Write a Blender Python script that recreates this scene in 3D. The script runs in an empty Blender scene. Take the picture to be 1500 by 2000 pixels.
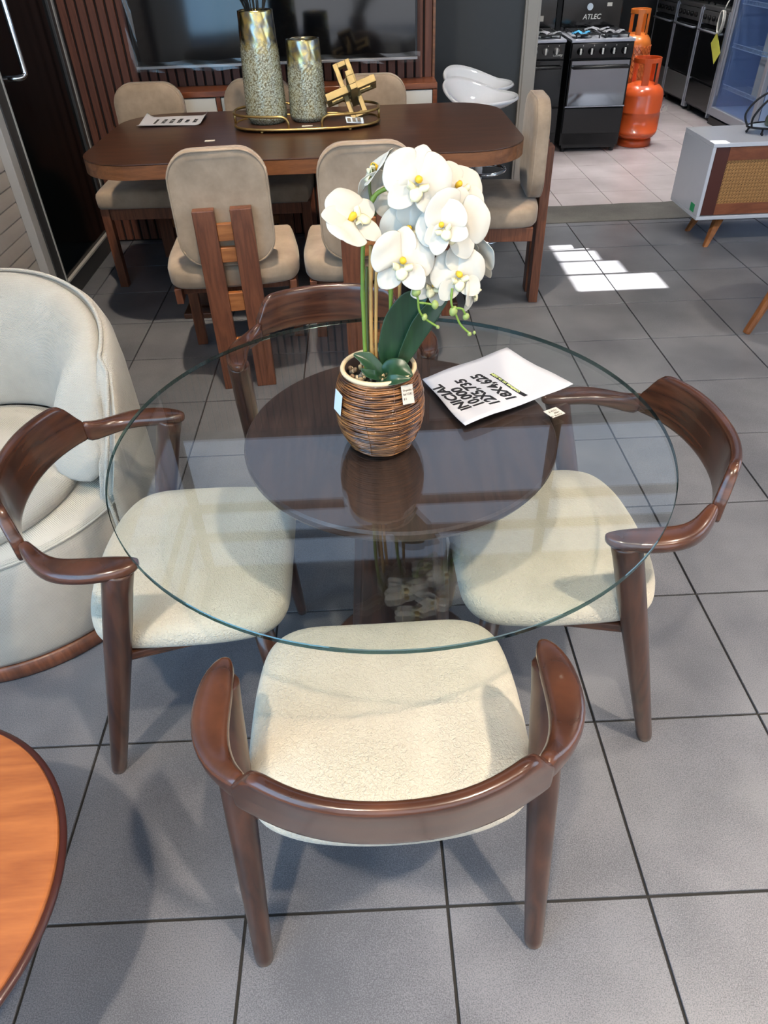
import bpy, math, random
from mathutils import Vector, Matrix, Euler, Quaternion
random.seed(7)
PI = math.pi
scene = bpy.context.scene
COL = scene.collection

# ------------------------------------------------------------------ camera
cam_d = bpy.data.cameras.new('camera')
cam_d.sensor_fit = 'HORIZONTAL'; cam_d.sensor_width = 36.0
cam_d.lens = 1361.49 * 36.0 / 1500.0
cam_d.clip_start = 0.02; cam_d.clip_end = 100
cam = bpy.data.objects.new('camera', cam_d); COL.objects.link(cam)
_R = Vector((0.9989805, -0.0352987, -0.0281399)); _U = Vector((0.0442229, 0.6400362, 0.7670711)); _F = Vector((0.0090661, 0.7675335, -0.6409447))
_m = Matrix((_R, _U, -_F)).transposed().to_4x4()
_m.translation = Vector((-0.0302, -1.1764, 1.5288))
cam.matrix_world = _m
scene.camera = cam

# ------------------------------------------------------------------ view, world, light
vs = scene.view_settings
vs.view_transform = 'Standard'; vs.look = 'None'; vs.gamma = 1.0; vs.use_curve_mapping = False
vs.exposure = 0.36
cy = scene.cycles
cy.max_bounces = 7; cy.diffuse_bounces = 3; cy.glossy_bounces = 4; cy.transmission_bounces = 6; cy.transparent_max_bounces = 12
cy.caustics_reflective = False; cy.caustics_refractive = False
world = bpy.data.worlds.new('world'); scene.world = world; world.use_nodes = True
world.node_tree.nodes['Background'].inputs[0].default_value = (0.55, 0.70, 1.0, 1)
world.node_tree.nodes['Background'].inputs[1].default_value = 0.6

def light(name, kind, loc, direction, energy, color, **kw):
    d = bpy.data.lights.new(name, kind); d.energy = energy; d.color = color
    for k, v in kw.items(): setattr(d, k, v)
    o = bpy.data.objects.new(name, d); COL.objects.link(o)
    o.location = loc; o.rotation_euler = Vector(direction).to_track_quat('-Z', 'Y').to_euler()
    return o
SUN_T = math.tan(math.radians(38))
light('sun', 'SUN', (8, 2.8, 6), (-1, 0, -SUN_T), 45.0, (1.0, 0.96, 0.9), angle=0.006)
# daylight standing in the shop-front glazing on the left and behind the camera
light('daylight_left', 'AREA', (-1.60, -1.45, 1.75), (0.8, 1, -0.42), 50.0, (0.36, 0.68, 1.0), shape='RECTANGLE', size=2.0, size_y=2.3)
light('daylight_front', 'AREA', (1.4, -2.90, 1.75), (0, 1, -0.12), 44.0, (1.0, 0.97, 0.93), shape='RECTANGLE', size=4.6, size_y=2.4)

light('daylight_back', 'AREA', (1.4, 3.60, 3.78), (0, -1, -0.05), 9.5, (0.70, 0.86, 1.0), shape='RECTANGLE', size=6.0, size_y=1.42)
light('daylight_clerestory_left', 'AREA', (-1.715, 1.6, 3.78), (1, 0, -0.05), 4.5, (0.62, 0.82, 1.0), shape='RECTANGLE', size=3.6, size_y=1.42)
light('added_cool_light_right', 'AREA', (4.44, 0.4, 1.7), (-1, 0.25, -0.25), 34.0, (0.66, 0.83, 1.0), shape='RECTANGLE', size=2.6, size_y=1.9)  # cool light added from the right to blue the floor

# ------------------------------------------------------------------ colour and material helpers
def lin(r, g, b):
    f = lambda c: (c / 255.0) / 12.92 if c / 255.0 <= 0.04045 else ((c / 255.0 + 0.055) / 1.055) ** 2.4
    return (f(r), f(g), f(b), 1.0)
MATS = {}
def newmat(name):
    m = bpy.data.materials.new(name); m.use_nodes = True
    nt = m.node_tree; b = nt.nodes['Principled BSDF']
    MATS[name] = m
    return m, nt, b
def plain(name, col, rough=0.5, metal=0.0, coat=0.0, bump=0.0, bscale=200.0, var=0.0, vscale=20.0, spec=0.5, emit=None, estr=0.0, alpha=None, trans=0.0):
    m, nt, b = newmat(name)
    b.inputs['Base Color'].default_value = col
    b.inputs['Roughness'].default_value = rough; b.inputs['Metallic'].default_value = metal
    b.inputs['Coat Weight'].default_value = coat; b.inputs['Coat Roughness'].default_value = 0.08
    b.inputs['Specular IOR Level'].default_value = spec
    b.inputs['Transmission Weight'].default_value = trans
    tc = nt.nodes.new('ShaderNodeTexCoord')
    n = nt.nodes.new('ShaderNodeTexNoise'); n.inputs['Scale'].default_value = vscale; n.inputs['Detail'].default_value = 4
    nt.links.new(tc.outputs['Object'], n.inputs['Vector'])
    mx = nt.nodes.new('ShaderNodeMix'); mx.data_type = 'RGBA'
    v = max(var, 0.02)
    mx.inputs[6].default_value = tuple(c * (1 - v) for c in col[:3]) + (1,)
    mx.inputs[7].default_value = tuple(min(1, c * (1 + v)) for c in col[:3]) + (1,)
    nt.links.new(n.outputs['Fac'], mx.inputs[0]); nt.links.new(mx.outputs[2], b.inputs['Base Color'])
    if bump:
        n2 = nt.nodes.new('ShaderNodeTexNoise'); n2.inputs['Scale'].default_value = bscale; n2.inputs['Detail'].default_value = 3
        nt.links.new(tc.outputs['Object'], n2.inputs['Vector'])
        bp = nt.nodes.new('ShaderNodeBump'); bp.inputs['Strength'].default_value = bump; bp.inputs['Distance'].default_value = 0.004
        nt.links.new(n2.outputs['Fac'], bp.inputs['Height']); nt.links.new(bp.outputs['Normal'], b.inputs['Normal'])
    if emit:
        b.inputs['Emission Color'].default_value = emit; b.inputs['Emission Strength'].default_value = estr
    return m
def wood(name, c_dark, c_light, scale=(1, 1, 1), rings=7.0, rough=0.32, coat=0.3, fine=0.35):
    m, nt, b = newmat(name)
    b.inputs['Roughness'].default_value = rough; b.inputs['Coat Weight'].default_value = coat; b.inputs['Coat Roughness'].default_value = 0.12
    tc = nt.nodes.new('ShaderNodeTexCoord'); mp = nt.nodes.new('ShaderNodeMapping'); mp.inputs['Scale'].default_value = scale
    nt.links.new(tc.outputs['Object'], mp.inputs['Vector'])
    n0 = nt.nodes.new('ShaderNodeTexNoise'); n0.inputs['Scale'].default_value = 1.3; n0.inputs['Detail'].default_value = 2; n0.inputs['Distortion'].default_value = 0.25
    nt.links.new(mp.outputs['Vector'], n0.inputs['Vector'])
    mul = nt.nodes.new('ShaderNodeMath'); mul.operation = 'MULTIPLY'; mul.inputs[1].default_value = rings
    nt.links.new(n0.outputs['Fac'], mul.inputs[0])
    fr = nt.nodes.new('ShaderNodeMath'); fr.operation = 'PINGPONG'; fr.inputs[1].default_value = 0.5
    nt.links.new(mul.outputs[0], fr.inputs[0])
    n1 = nt.nodes.new('ShaderNodeTexNoise'); n1.inputs['Scale'].default_value = 26; n1.inputs['Detail'].default_value = 5
    nt.links.new(mp.outputs['Vector'], n1.inputs['Vector'])
    add = nt.nodes.new('ShaderNodeMath'); add.operation = 'MULTIPLY_ADD'; add.inputs[1].default_value = 1.1; 
    nt.links.new(fr.outputs[0], add.inputs[0])
    m2 = nt.nodes.new('ShaderNodeMath'); m2.operation = 'MULTIPLY_ADD'; m2.inputs[1].default_value = fine * 2; m2.inputs[2].default_value = 0.22 - fine
    nt.links.new(n1.outputs['Fac'], m2.inputs[0]); nt.links.new(m2.outputs[0], add.inputs[2])
    cr = nt.nodes.new('ShaderNodeValToRGB'); cr.color_ramp.elements[0].color = c_dark; cr.color_ramp.elements[1].color = c_light
    cr.color_ramp.elements[0].position = 0.05; cr.color_ramp.elements[1].position = 0.8
    nt.links.new(add.outputs[0], cr.inputs[0]); nt.links.new(cr.outputs[0], b.inputs['Base Color'])
    return m
def fabric(name, c1, c2, cell=260.0, bump=0.5, rough=0.95, kind='noise', dist=0.003, var=6.0):
    m, nt, b = newmat(name)
    b.inputs['Roughness'].default_value = rough; b.inputs['Specular IOR Level'].default_value = 0.15
    b.inputs['Sheen Weight'].default_value = 0.25
    tc = nt.nodes.new('ShaderNodeTexCoord')
    if kind == 'weave':
        w1 = nt.nodes.new('ShaderNodeTexWave'); w1.bands_direction = 'Z'; w1.inputs['Scale'].default_value = cell
        w2 = nt.nodes.new('ShaderNodeTexWave'); w2.bands_direction = 'DIAGONAL'; w2.inputs['Scale'].default_value = cell
        for w in (w1, w2): w.inputs['Distortion'].default_value = 1.2; nt.links.new(tc.outputs['Object'], w.inputs['Vector'])
        h = nt.nodes.new('ShaderNodeMath'); h.operation = 'MULTIPLY'
        nt.links.new(w1.outputs['Fac'], h.inputs[0]); nt.links.new(w2.outputs['Fac'], h.inputs[1]); hs = h.outputs[0]
    else:
        v = nt.nodes.new('ShaderNodeTexVoronoi'); v.inputs['Scale'].default_value = cell
        nt.links.new(tc.outputs['Object'], v.inputs['Vector']); hs = v.outputs['Distance']
        if kind == 'boucle':
            nz = nt.nodes.new('ShaderNodeTexNoise'); nz.inputs['Scale'].default_value = cell * .7; nz.inputs['Detail'].default_value = 3; nz.inputs['Distortion'].default_value = 1.0
            nt.links.new(tc.outputs['Object'], nz.inputs['Vector']); hs = nz.outputs['Fac']
    n = nt.nodes.new('ShaderNodeTexNoise'); n.inputs['Scale'].default_value = var; n.inputs['Detail'].default_value = 6; n.inputs['Roughness'].default_value = 0.65
    nt.links.new(tc.outputs['Object'], n.inputs['Vector'])
    cr = nt.nodes.new('ShaderNodeValToRGB'); cr.color_ramp.elements[0].color = c1; cr.color_ramp.elements[1].color = c2
    cr.color_ramp.elements[0].position = 0.3; cr.color_ramp.elements[1].position = 0.7
    nt.links.new(n.outputs['Fac'], cr.inputs[0]); nt.links.new(cr.outputs[0], b.inputs['Base Color'])
    bp = nt.nodes.new('ShaderNodeBump'); bp.inputs['Strength'].default_value = bump; bp.inputs['Distance'].default_value = dist
    nt.links.new(hs, bp.inputs['Height']); nt.links.new(bp.outputs['Normal'], b.inputs['Normal'])
    return m
def thin_glass(name, tint, refl=0.04, rough=0.0, gloss=(1, 1, 1, 1)):
    m = bpy.data.materials.new(name); m.use_nodes = True; MATS[name] = m
    nt = m.node_tree; nt.nodes.clear()
    out = nt.nodes.new('ShaderNodeOutputMaterial'); mix = nt.nodes.new('ShaderNodeMixShader')
    tr = nt.nodes.new('ShaderNodeBsdfTransparent'); tr.inputs[0].default_value = tint
    gl = nt.nodes.new('ShaderNodeBsdfGlossy'); gl.inputs['Color'].default_value = gloss; gl.inputs['Roughness'].default_value = rough
    lw = nt.nodes.new('ShaderNodeLayerWeight'); lw.inputs['Blend'].default_value = 0.5
    pw = nt.nodes.new('ShaderNodeMath'); pw.operation = 'POWER'; pw.inputs[1].default_value = 5.0
    nt.links.new(lw.outputs['Facing'], pw.inputs[0])
    ma = nt.nodes.new('ShaderNodeMath'); ma.operation = 'MULTIPLY_ADD'; ma.inputs[1].default_value = 1 - refl; ma.inputs[2].default_value = refl
    nt.links.new(pw.outputs[0], ma.inputs[0]); nt.links.new(ma.outputs[0], mix.inputs[0])
    nt.links.new(tr.outputs[0], mix.inputs[1]); nt.links.new(gl.outputs[0], mix.inputs[2]); nt.links.new(mix.outputs[0], out.inputs[0])
    return m

# ------------------------------------------------------------------ materials
def tile_mat(name, c1, c2, rough, speck, bump):
    m, nt, b = newmat(name)
    geo = nt.nodes.new('ShaderNodeNewGeometry')
    n1 = nt.nodes.new('ShaderNodeTexNoise'); n1.inputs['Scale'].default_value = 3.0; n1.inputs['Detail'].default_value = 4
    n2 = nt.nodes.new('ShaderNodeTexNoise'); n2.inputs['Scale'].default_value = 420.0; n2.inputs['Detail'].default_value = 4
    for n in (n1, n2): nt.links.new(geo.outputs['Position'], n.inputs['Vector'])
    cr = nt.nodes.new('ShaderNodeValToRGB'); cr.color_ramp.elements[0].color = c1; cr.color_ramp.elements[1].color = c2
    cr.color_ramp.elements[0].position = 0.3; cr.color_ramp.elements[1].position = 0.7
    mm = nt.nodes.new('ShaderNodeMath'); mm.operation = 'MULTIPLY_ADD'; mm.inputs[1].default_value = speck; mm.inputs[2].default_value = -speck * 0.5
    nt.links.new(n2.outputs['Fac'], mm.inputs[0])
    ad = nt.nodes.new('ShaderNodeMath'); nt.links.new(n1.outputs['Fac'], ad.inputs[0]); nt.links.new(mm.outputs[0], ad.inputs[1])
    nt.links.new(ad.outputs[0], cr.inputs[0]); nt.links.new(cr.outputs[0], b.inputs['Base Color'])
    b.inputs['Roughness'].default_value = rough
    bp = nt.nodes.new('ShaderNodeBump'); bp.inputs['Strength'].default_value = bump; bp.inputs['Distance'].default_value = 0.002
    nt.links.new(n2.outputs['Fac'], bp.inputs['Height']); nt.links.new(bp.outputs['Normal'], b.inputs['Normal'])
    return m
M_TILE = tile_mat('slate_tile', lin(84, 86, 92), lin(120, 121, 126), 0.30, 1.35, 0.22)
M_LTILE = tile_mat('pale_tile', lin(160, 152, 154), lin(190, 182, 184), 0.35, 0.5, 0.05)
M_GROUT = plain('grout', lin(38, 37, 36), 0.9)
M_GROUT2 = plain('grout_pale', lin(70, 66, 62), 0.9)
M_CONC = tile_mat('concrete', lin(70, 69, 67), lin(104, 102, 97), 0.75, 1.2, 0.6)
M_WALNUT = wood('walnut', lin(46, 26, 19), lin(88, 52, 35), (1.6, 2.2, 15), 6.0, 0.26, 0.45, 0.2)
M_WALNUT_V = wood('walnut_leg', lin(44, 27, 21), lin(76, 47, 34), (14, 14, 2.0), 5.0, 0.3, 0.4, 0.2)
M_DISC = wood('dark_veneer', lin(46, 33, 29), lin(68, 50, 43), (22, 2.0, 5), 4.0, 0.4, 0.1, 0.4)
M_DTOP = wood('dark_brown_veneer', lin(50, 31, 22), lin(78, 49, 34), (1.5, 11, 5), 4.0, 0.34, 0.15, 0.35)
M_EDGE = wood('edge_veneer', lin(96, 58, 34), lin(134, 86, 52), (1.5, 8, 12), 4.0, 0.4, 0.15, 0.4)
M_CHAIRW = wood('red_brown_wood', lin(88, 50, 34), lin(122, 74, 50), (20, 20, 2.0), 5.0, 0.42, 0.1, 0.35)
M_RUNG = wood('honey_wood', lin(134, 80, 42), lin(172, 110, 62), (2, 14, 20), 5.0, 0.42, 0.1, 0.3)
M_SLAT = wood('slat_wood', lin(82, 46, 34), lin(114, 68, 49), (30, 30, 1.2), 5.0, 0.5, 0.0, 0.5)
M_SLATBACK = plain('slat_backing', lin(26, 13, 10), 0.8)
M_CONSOLE = wood('console_wood', lin(98, 52, 32), lin(140, 80, 48), (1.4, 14, 14), 5.0, 0.3, 0.3, 0.3)
M_ORANGE = wood('orange_wood', lin(138, 74, 36), lin(168, 98, 50), (1.3, 9, 5), 6.0, 0.33, 0.3, 0.3)
M_REDEDGE = plain('dark_red_edge', lin(62, 26, 20), 0.35, coat=0.3)
M_LEGOAK = wood('amber_leg_wood', lin(112, 66, 34), lin(154, 98, 52), (14, 14, 2), 4.0, 0.4, 0.2, 0.3)
M_BOUCLE = fabric('cream_boucle', lin(184, 176, 157), lin(203, 195, 177), 250.0, 1.0, 0.95, 'boucle', 0.005)
M_LINEN = fabric('ivory_linen', lin(182, 175, 162), lin(198, 191, 178), 100.0, 0.6, 0.95, 'weave', 0.003)
M_SUEDE = fabric('taupe_suede', lin(150, 132, 112), lin(178, 158, 136), 700.0, 0.15, 0.92, 'noise', 0.001, 9.0)
M_GLASS = thin_glass('clear_glass', (0.965, 0.985, 0.98, 1), 0.045)
M_GLASSEDGE = thin_glass('green_glass_edge', (0.06, 0.14, 0.135, 1), 0.12, 0.1, (0.75, 0.95, 0.95, 1))
M_RUBBER = plain('clear_pad', lin(150, 150, 150), 0.3, trans=0.5)
M_PAPER = plain('paper_white', lin(204, 205, 212), 0.8, var=0.02, bump=0.08, bscale=30)
M_STICK = plain('sticker_white', lin(206, 200, 188), 0.7)
M_STICKB = plain('sticker_blue_white', lin(214, 226, 236), 0.7)
M_INK = plain('black_ink', lin(24, 24, 28), 0.7)
M_INKG = plain('grey_ink', lin(120, 112, 100), 0.8)
M_YEL = plain('yellow_ink', lin(226, 236, 150), 0.7)
M_PETAL = fabric('white_petal', lin(202, 196, 182), lin(217, 212, 199), 90.0, 0.12, 0.7, 'noise', 0.002)
M_PETAL.node_tree.nodes['Principled BSDF'].inputs['Sheen Weight'].default_value = 0.0
M_PETAL.node_tree.nodes['Principled BSDF'].inputs['Subsurface Weight'].default_value = 0.15
M_PETAL.node_tree.nodes['Principled BSDF'].inputs['Subsurface Radius'].default_value = (0.01, 0.008, 0.005)
M_LIP = plain('cream_lip', lin(242, 232, 190), 0.6, var=0.15, vscale=300)
M_COLUMN = plain('yellow_column', lin(232, 186, 40), 0.5)
M_GSTEM = plain('green_stem', lin(112, 140, 52), 0.5, var=0.2, vscale=40)
M_STAKE = plain('bamboo_stake', lin(196, 152, 88), 0.5, var=0.15, vscale=60)
M_TWIG = plain('olive_twig', lin(104, 110, 60), 0.6)
M_BUD = plain('green_bud', lin(150, 164, 92), 0.5, var=0.15, vscale=80)
def leaf_mat():
    m, nt, b = newmat('orchid_leaf'); b.inputs['Roughness'].default_value = 0.38
    tc = nt.nodes.new('ShaderNodeTexCoord'); mp = nt.nodes.new('ShaderNodeMapping'); mp.inputs['Rotation'].default_value = (0, 0.7, 0); mp.inputs['Scale'].default_value = (160, 60, 9)
    w = nt.nodes.new('ShaderNodeTexNoise'); w.inputs['Scale'].default_value = 1.0
    nt.links.new(tc.outputs['Object'], mp.inputs['Vector']); nt.links.new(mp.outputs['Vector'], w.inputs['Vector'])
    cr = nt.nodes.new('ShaderNodeValToRGB'); cr.color_ramp.elements[0].color = lin(24, 50, 34); cr.color_ramp.elements[1].color = lin(44, 78, 48)
    nt.links.new(w.outputs['Fac'], cr.inputs[0]); nt.links.new(cr.outputs[0], b.inputs['Base Color'])
    b.inputs['Roughness'].default_value = 0.3
    return m
M_LEAF = leaf_mat()
def rattan_mat():
    m, nt, b = newmat('rattan'); b.inputs['Roughness'].default_value = 0.28; b.inputs['Coat Weight'].default_value = 0.4
    tc = nt.nodes.new('ShaderNodeTexCoord'); mp = nt.nodes.new('ShaderNodeMapping'); mp.inputs['Scale'].default_value = (22, 22, 260)
    nt.links.new(tc.outputs['Object'], mp.inputs['Vector'])
    n = nt.nodes.new('ShaderNodeTexNoise'); n.inputs['Scale'].default_value = 1.0; n.inputs['Detail'].default_value = 3
    nt.links.new(mp.outputs['Vector'], n.inputs['Vector'])
    cr = nt.nodes.new('ShaderNodeValToRGB'); cr.color_ramp.elements[0].color = lin(62, 36, 24); cr.color_ramp.elements[1].color = lin(164, 108, 58)
    cr.color_ramp.elements[0].position = 0.4; cr.color_ramp.elements[1].position = 0.66
    nt.links.new(n.outputs['Fac'], cr.inputs[0]); nt.links.new(cr.outputs[0], b.inputs['Base Color'])
    return m
M_RATTAN = rattan_mat()
M_RATCORE = plain('rattan_core', lin(40, 22, 15), 0.8)
M_POTRIM = plain('pale_cane_rim', lin(226, 200, 160), 0.55, var=0.1)
M_SOIL = plain('dark_soil', lin(38, 32, 26), 0.95)
M_PEB = [plain('pebble_tan', lin(190, 158, 112), 0.5, var=0.12, vscale=60), plain('pebble_brown', lin(132, 104, 76), 0.5, var=0.15, vscale=60), plain('pebble_grey', lin(112, 108, 96), 0.5, var=0.15, vscale=60), plain('pebble_cream', lin(208, 184, 146), 0.5, var=0.1, vscale=60)]
M_GOLD = plain('brass', lin(186, 156, 98), 0.32, metal=0.9, var=0.12, vscale=15)
M_GOLDH = plain('hammered_brass', lin(150, 132, 90), 0.5, metal=0.6, bump=0.6, bscale=45, var=0.15, vscale=30)
def vase_mat():
    m, nt, b = newmat('crackle_glaze_vase')
    tc = nt.nodes.new('ShaderNodeTexCoord'); sx = nt.nodes.new('ShaderNodeSeparateXYZ'); nt.links.new(tc.outputs['Generated'], sx.inputs[0])
    n = nt.nodes.new('ShaderNodeTexNoise'); n.inputs['Scale'].default_value = 16; n.inputs['Detail'].default_value = 6; n.inputs['Roughness'].default_value = .7
    nt.links.new(tc.outputs['Object'], n.inputs['Vector'])
    ad = nt.nodes.new('ShaderNodeMath'); ad.operation = 'MULTIPLY_ADD'; ad.inputs[1].default_value = 0.45; nt.links.new(n.outputs['Fac'], ad.inputs[0]); nt.links.new(sx.outputs['Z'], ad.inputs[2])
    cr = nt.nodes.new('ShaderNodeValToRGB'); cr.color_ramp.elements[0].position = 0.85; cr.color_ramp.elements[0].color = (0.12, 0.12, 0.12, 1); cr.color_ramp.elements[1].position = 1.1 - .02; cr.color_ramp.elements[1].color = (1, 1, 1, 1)
    nt.links.new(ad.outputs[0], cr.inputs[0])
    c2 = nt.nodes.new('ShaderNodeValToRGB'); c2.color_ramp.elements[0].position = 0.3; c2.color_ramp.elements[0].color = lin(184, 192, 174); c2.color_ramp.elements[1].position = 0.75; c2.color_ramp.elements[1].color = lin(104, 98, 70)
    n3 = nt.nodes.new('ShaderNodeTexVoronoi'); n3.inputs['Scale'].default_value = 150
    nt.links.new(tc.outputs['Object'], n3.inputs['Vector']); nt.links.new(n3.outputs['Distance'], c2.inputs[0])
    n4 = nt.nodes.new('ShaderNodeTexNoise'); n4.inputs['Scale'].default_value = 22; n4.inputs['Detail'].default_value = 5; n4.inputs['Distortion'].default_value = .8
    nt.links.new(tc.outputs['Object'], n4.inputs['Vector'])
    c4 = nt.nodes.new('ShaderNodeValToRGB'); c4.color_ramp.elements[0].position = 0.42; c4.color_ramp.elements[0].color = lin(150, 150, 142); c4.color_ramp.elements[1].position = 0.62; c4.color_ramp.elements[1].color = lin(204, 184, 116)
    nt.links.new(n4.outputs['Fac'], c4.inputs[0])
    mx = nt.nodes.new('ShaderNodeMix'); mx.data_type = 'RGBA'; nt.links.new(c4.outputs[0], mx.inputs[7])
    nt.links.new(cr.outputs[0], mx.inputs[0]); nt.links.new(c2.outputs[0], mx.inputs[6]); nt.links.new(mx.outputs[2], b.inputs['Base Color'])
    nt.links.new(cr.outputs[0], b.inputs['Metallic']); b.inputs['Roughness'].default_value = 0.24
    return m
M_VASE = vase_mat()
M_TWIGD = plain('dark_dried_stem', lin(30, 30, 28), 0.8)
M_BLACK = plain('black_plastic', lin(16, 16, 18), 0.4)
M_BLACKG = plain('black_gloss_enamel', lin(9, 9, 11), 0.12, coat=0.5)
M_SCREEN = plain('dark_screen', lin(8, 9, 12), 0.07, coat=0.3)
M_WRAP = thin_glass('plastic_wrap', (0.97, 0.97, 0.98, 1), 0.045, 0.15)
M_WHITE = plain('white_lacquer', lin(206, 208, 214), 0.22, coat=0.3)
M_WHITEM = plain('white_panel', lin(216, 214, 206), 0.4)
M_SHELL = plain('white_gloss_plastic', lin(200, 203, 208), 0.08, coat=0.6)
M_CHROME = plain('chrome', lin(214, 216, 220), 0.06, metal=1.0)
M_STEEL = plain('brushed_metal', lin(150, 150, 150), 0.35, metal=0.7)
M_FRAME = plain('grey_metal_frame', lin(70, 70, 70), 0.4, metal=0.3)
M_FRAMEL = plain('pale_aluminium', lin(176, 174, 170), 0.5)
M_DGLASS = plain('dark_tinted_glass', lin(12, 17, 19), 0.14, spec=0.22)
M_SHUT = plain('beige_shutter', lin(186, 176, 166), 0.55, var=0.05)
M_DWALL = plain('charcoal_wall', lin(54, 58, 60), 0.55, bump=0.1, bscale=60, var=0.06)
M_PILLAR = plain('grey_beige_pillar', lin(164, 158, 148), 0.5)
M_CEIL = plain('white_ceiling', lin(214, 216, 218), 0.8)
M_CEILD = plain('grey_ceiling', lin(70, 72, 76), 0.8)
M_BEAM = plain('dark_beam', lin(44, 40, 38), 0.7)
M_WALL = plain('light_wall', lin(206, 206, 204), 0.8)
M_GAS = plain('orange_gas_paint', lin(206, 86, 38), 0.28, coat=0.3, var=0.06)
M_GAS2 = plain('amber_gas_paint', lin(208, 114, 46), 0.3, coat=0.3)
M_NET = plain('orange_net', lin(190, 88, 40), 0.6)
M_OVENGLASS = plain('mirror_oven_glass', lin(205, 210, 218), 0.06, metal=1.0)
M_SILVER = plain('silver_trim', lin(176, 180, 190), 0.3, metal=0.4)
M_BLUEFILM = plain('blue_film', lin(72, 160, 206), 0.4)
M_FOIL = plain('foil_film', lin(190, 192, 200), 0.2, metal=0.5, bump=0.6, bscale=40)
M_FRIDGEIN = plain('blue_lit_fridge_lining', lin(164, 184, 218), 0.5)  # blue, lightened colour stands in for the light inside the fridge
M_FRGLASS = thin_glass('fridge_glass', (0.88, 0.93, 1.0, 1), 0.06)
M_WIRE = plain('white_wire', lin(186, 204, 228), 0.4)
M_TAGY = plain('yellow_tag', lin(226, 228, 98), 0.6)
M_CANE = plain('cane', lin(196, 146, 90), 0.6, var=0.15, vscale=60)
M_CANEBACK = plain('cane_backing', lin(46, 28, 18), 0.9)
M_CABW = wood('cabinet_brown', lin(112, 58, 34), lin(146, 84, 52), (2, 10, 10), 5.0, 0.45, 0.05, 0.3)
M_CABD = plain('cabinet_dark_brown', lin(78, 34, 24), 0.5)
M_GREEN = plain('green_sticker', lin(30, 160, 96), 0.6)
M_IRON = plain('black_iron', lin(22, 24, 30), 0.4, metal=0.4)
M_BOTTLE = plain('swirled_glass_bottle', lin(96, 104, 88), 0.08, coat=0.5, var=0.8, vscale=14)
M_CORK = plain('amber_stopper', lin(170, 104, 54), 0.5, var=0.3, vscale=60)
M_RED = plain('red_card', lin(226, 44, 44), 0.5)
M_LAMP = plain('lamp_glow', (1, 1, 1, 1), 0.5, emit=(1.0, 0.93, 0.82, 1), estr=25.0)
M_SKYPANE = thin_glass('shop_glass', (0.95, 0.97, 1.0, 1), 0.05)

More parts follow.
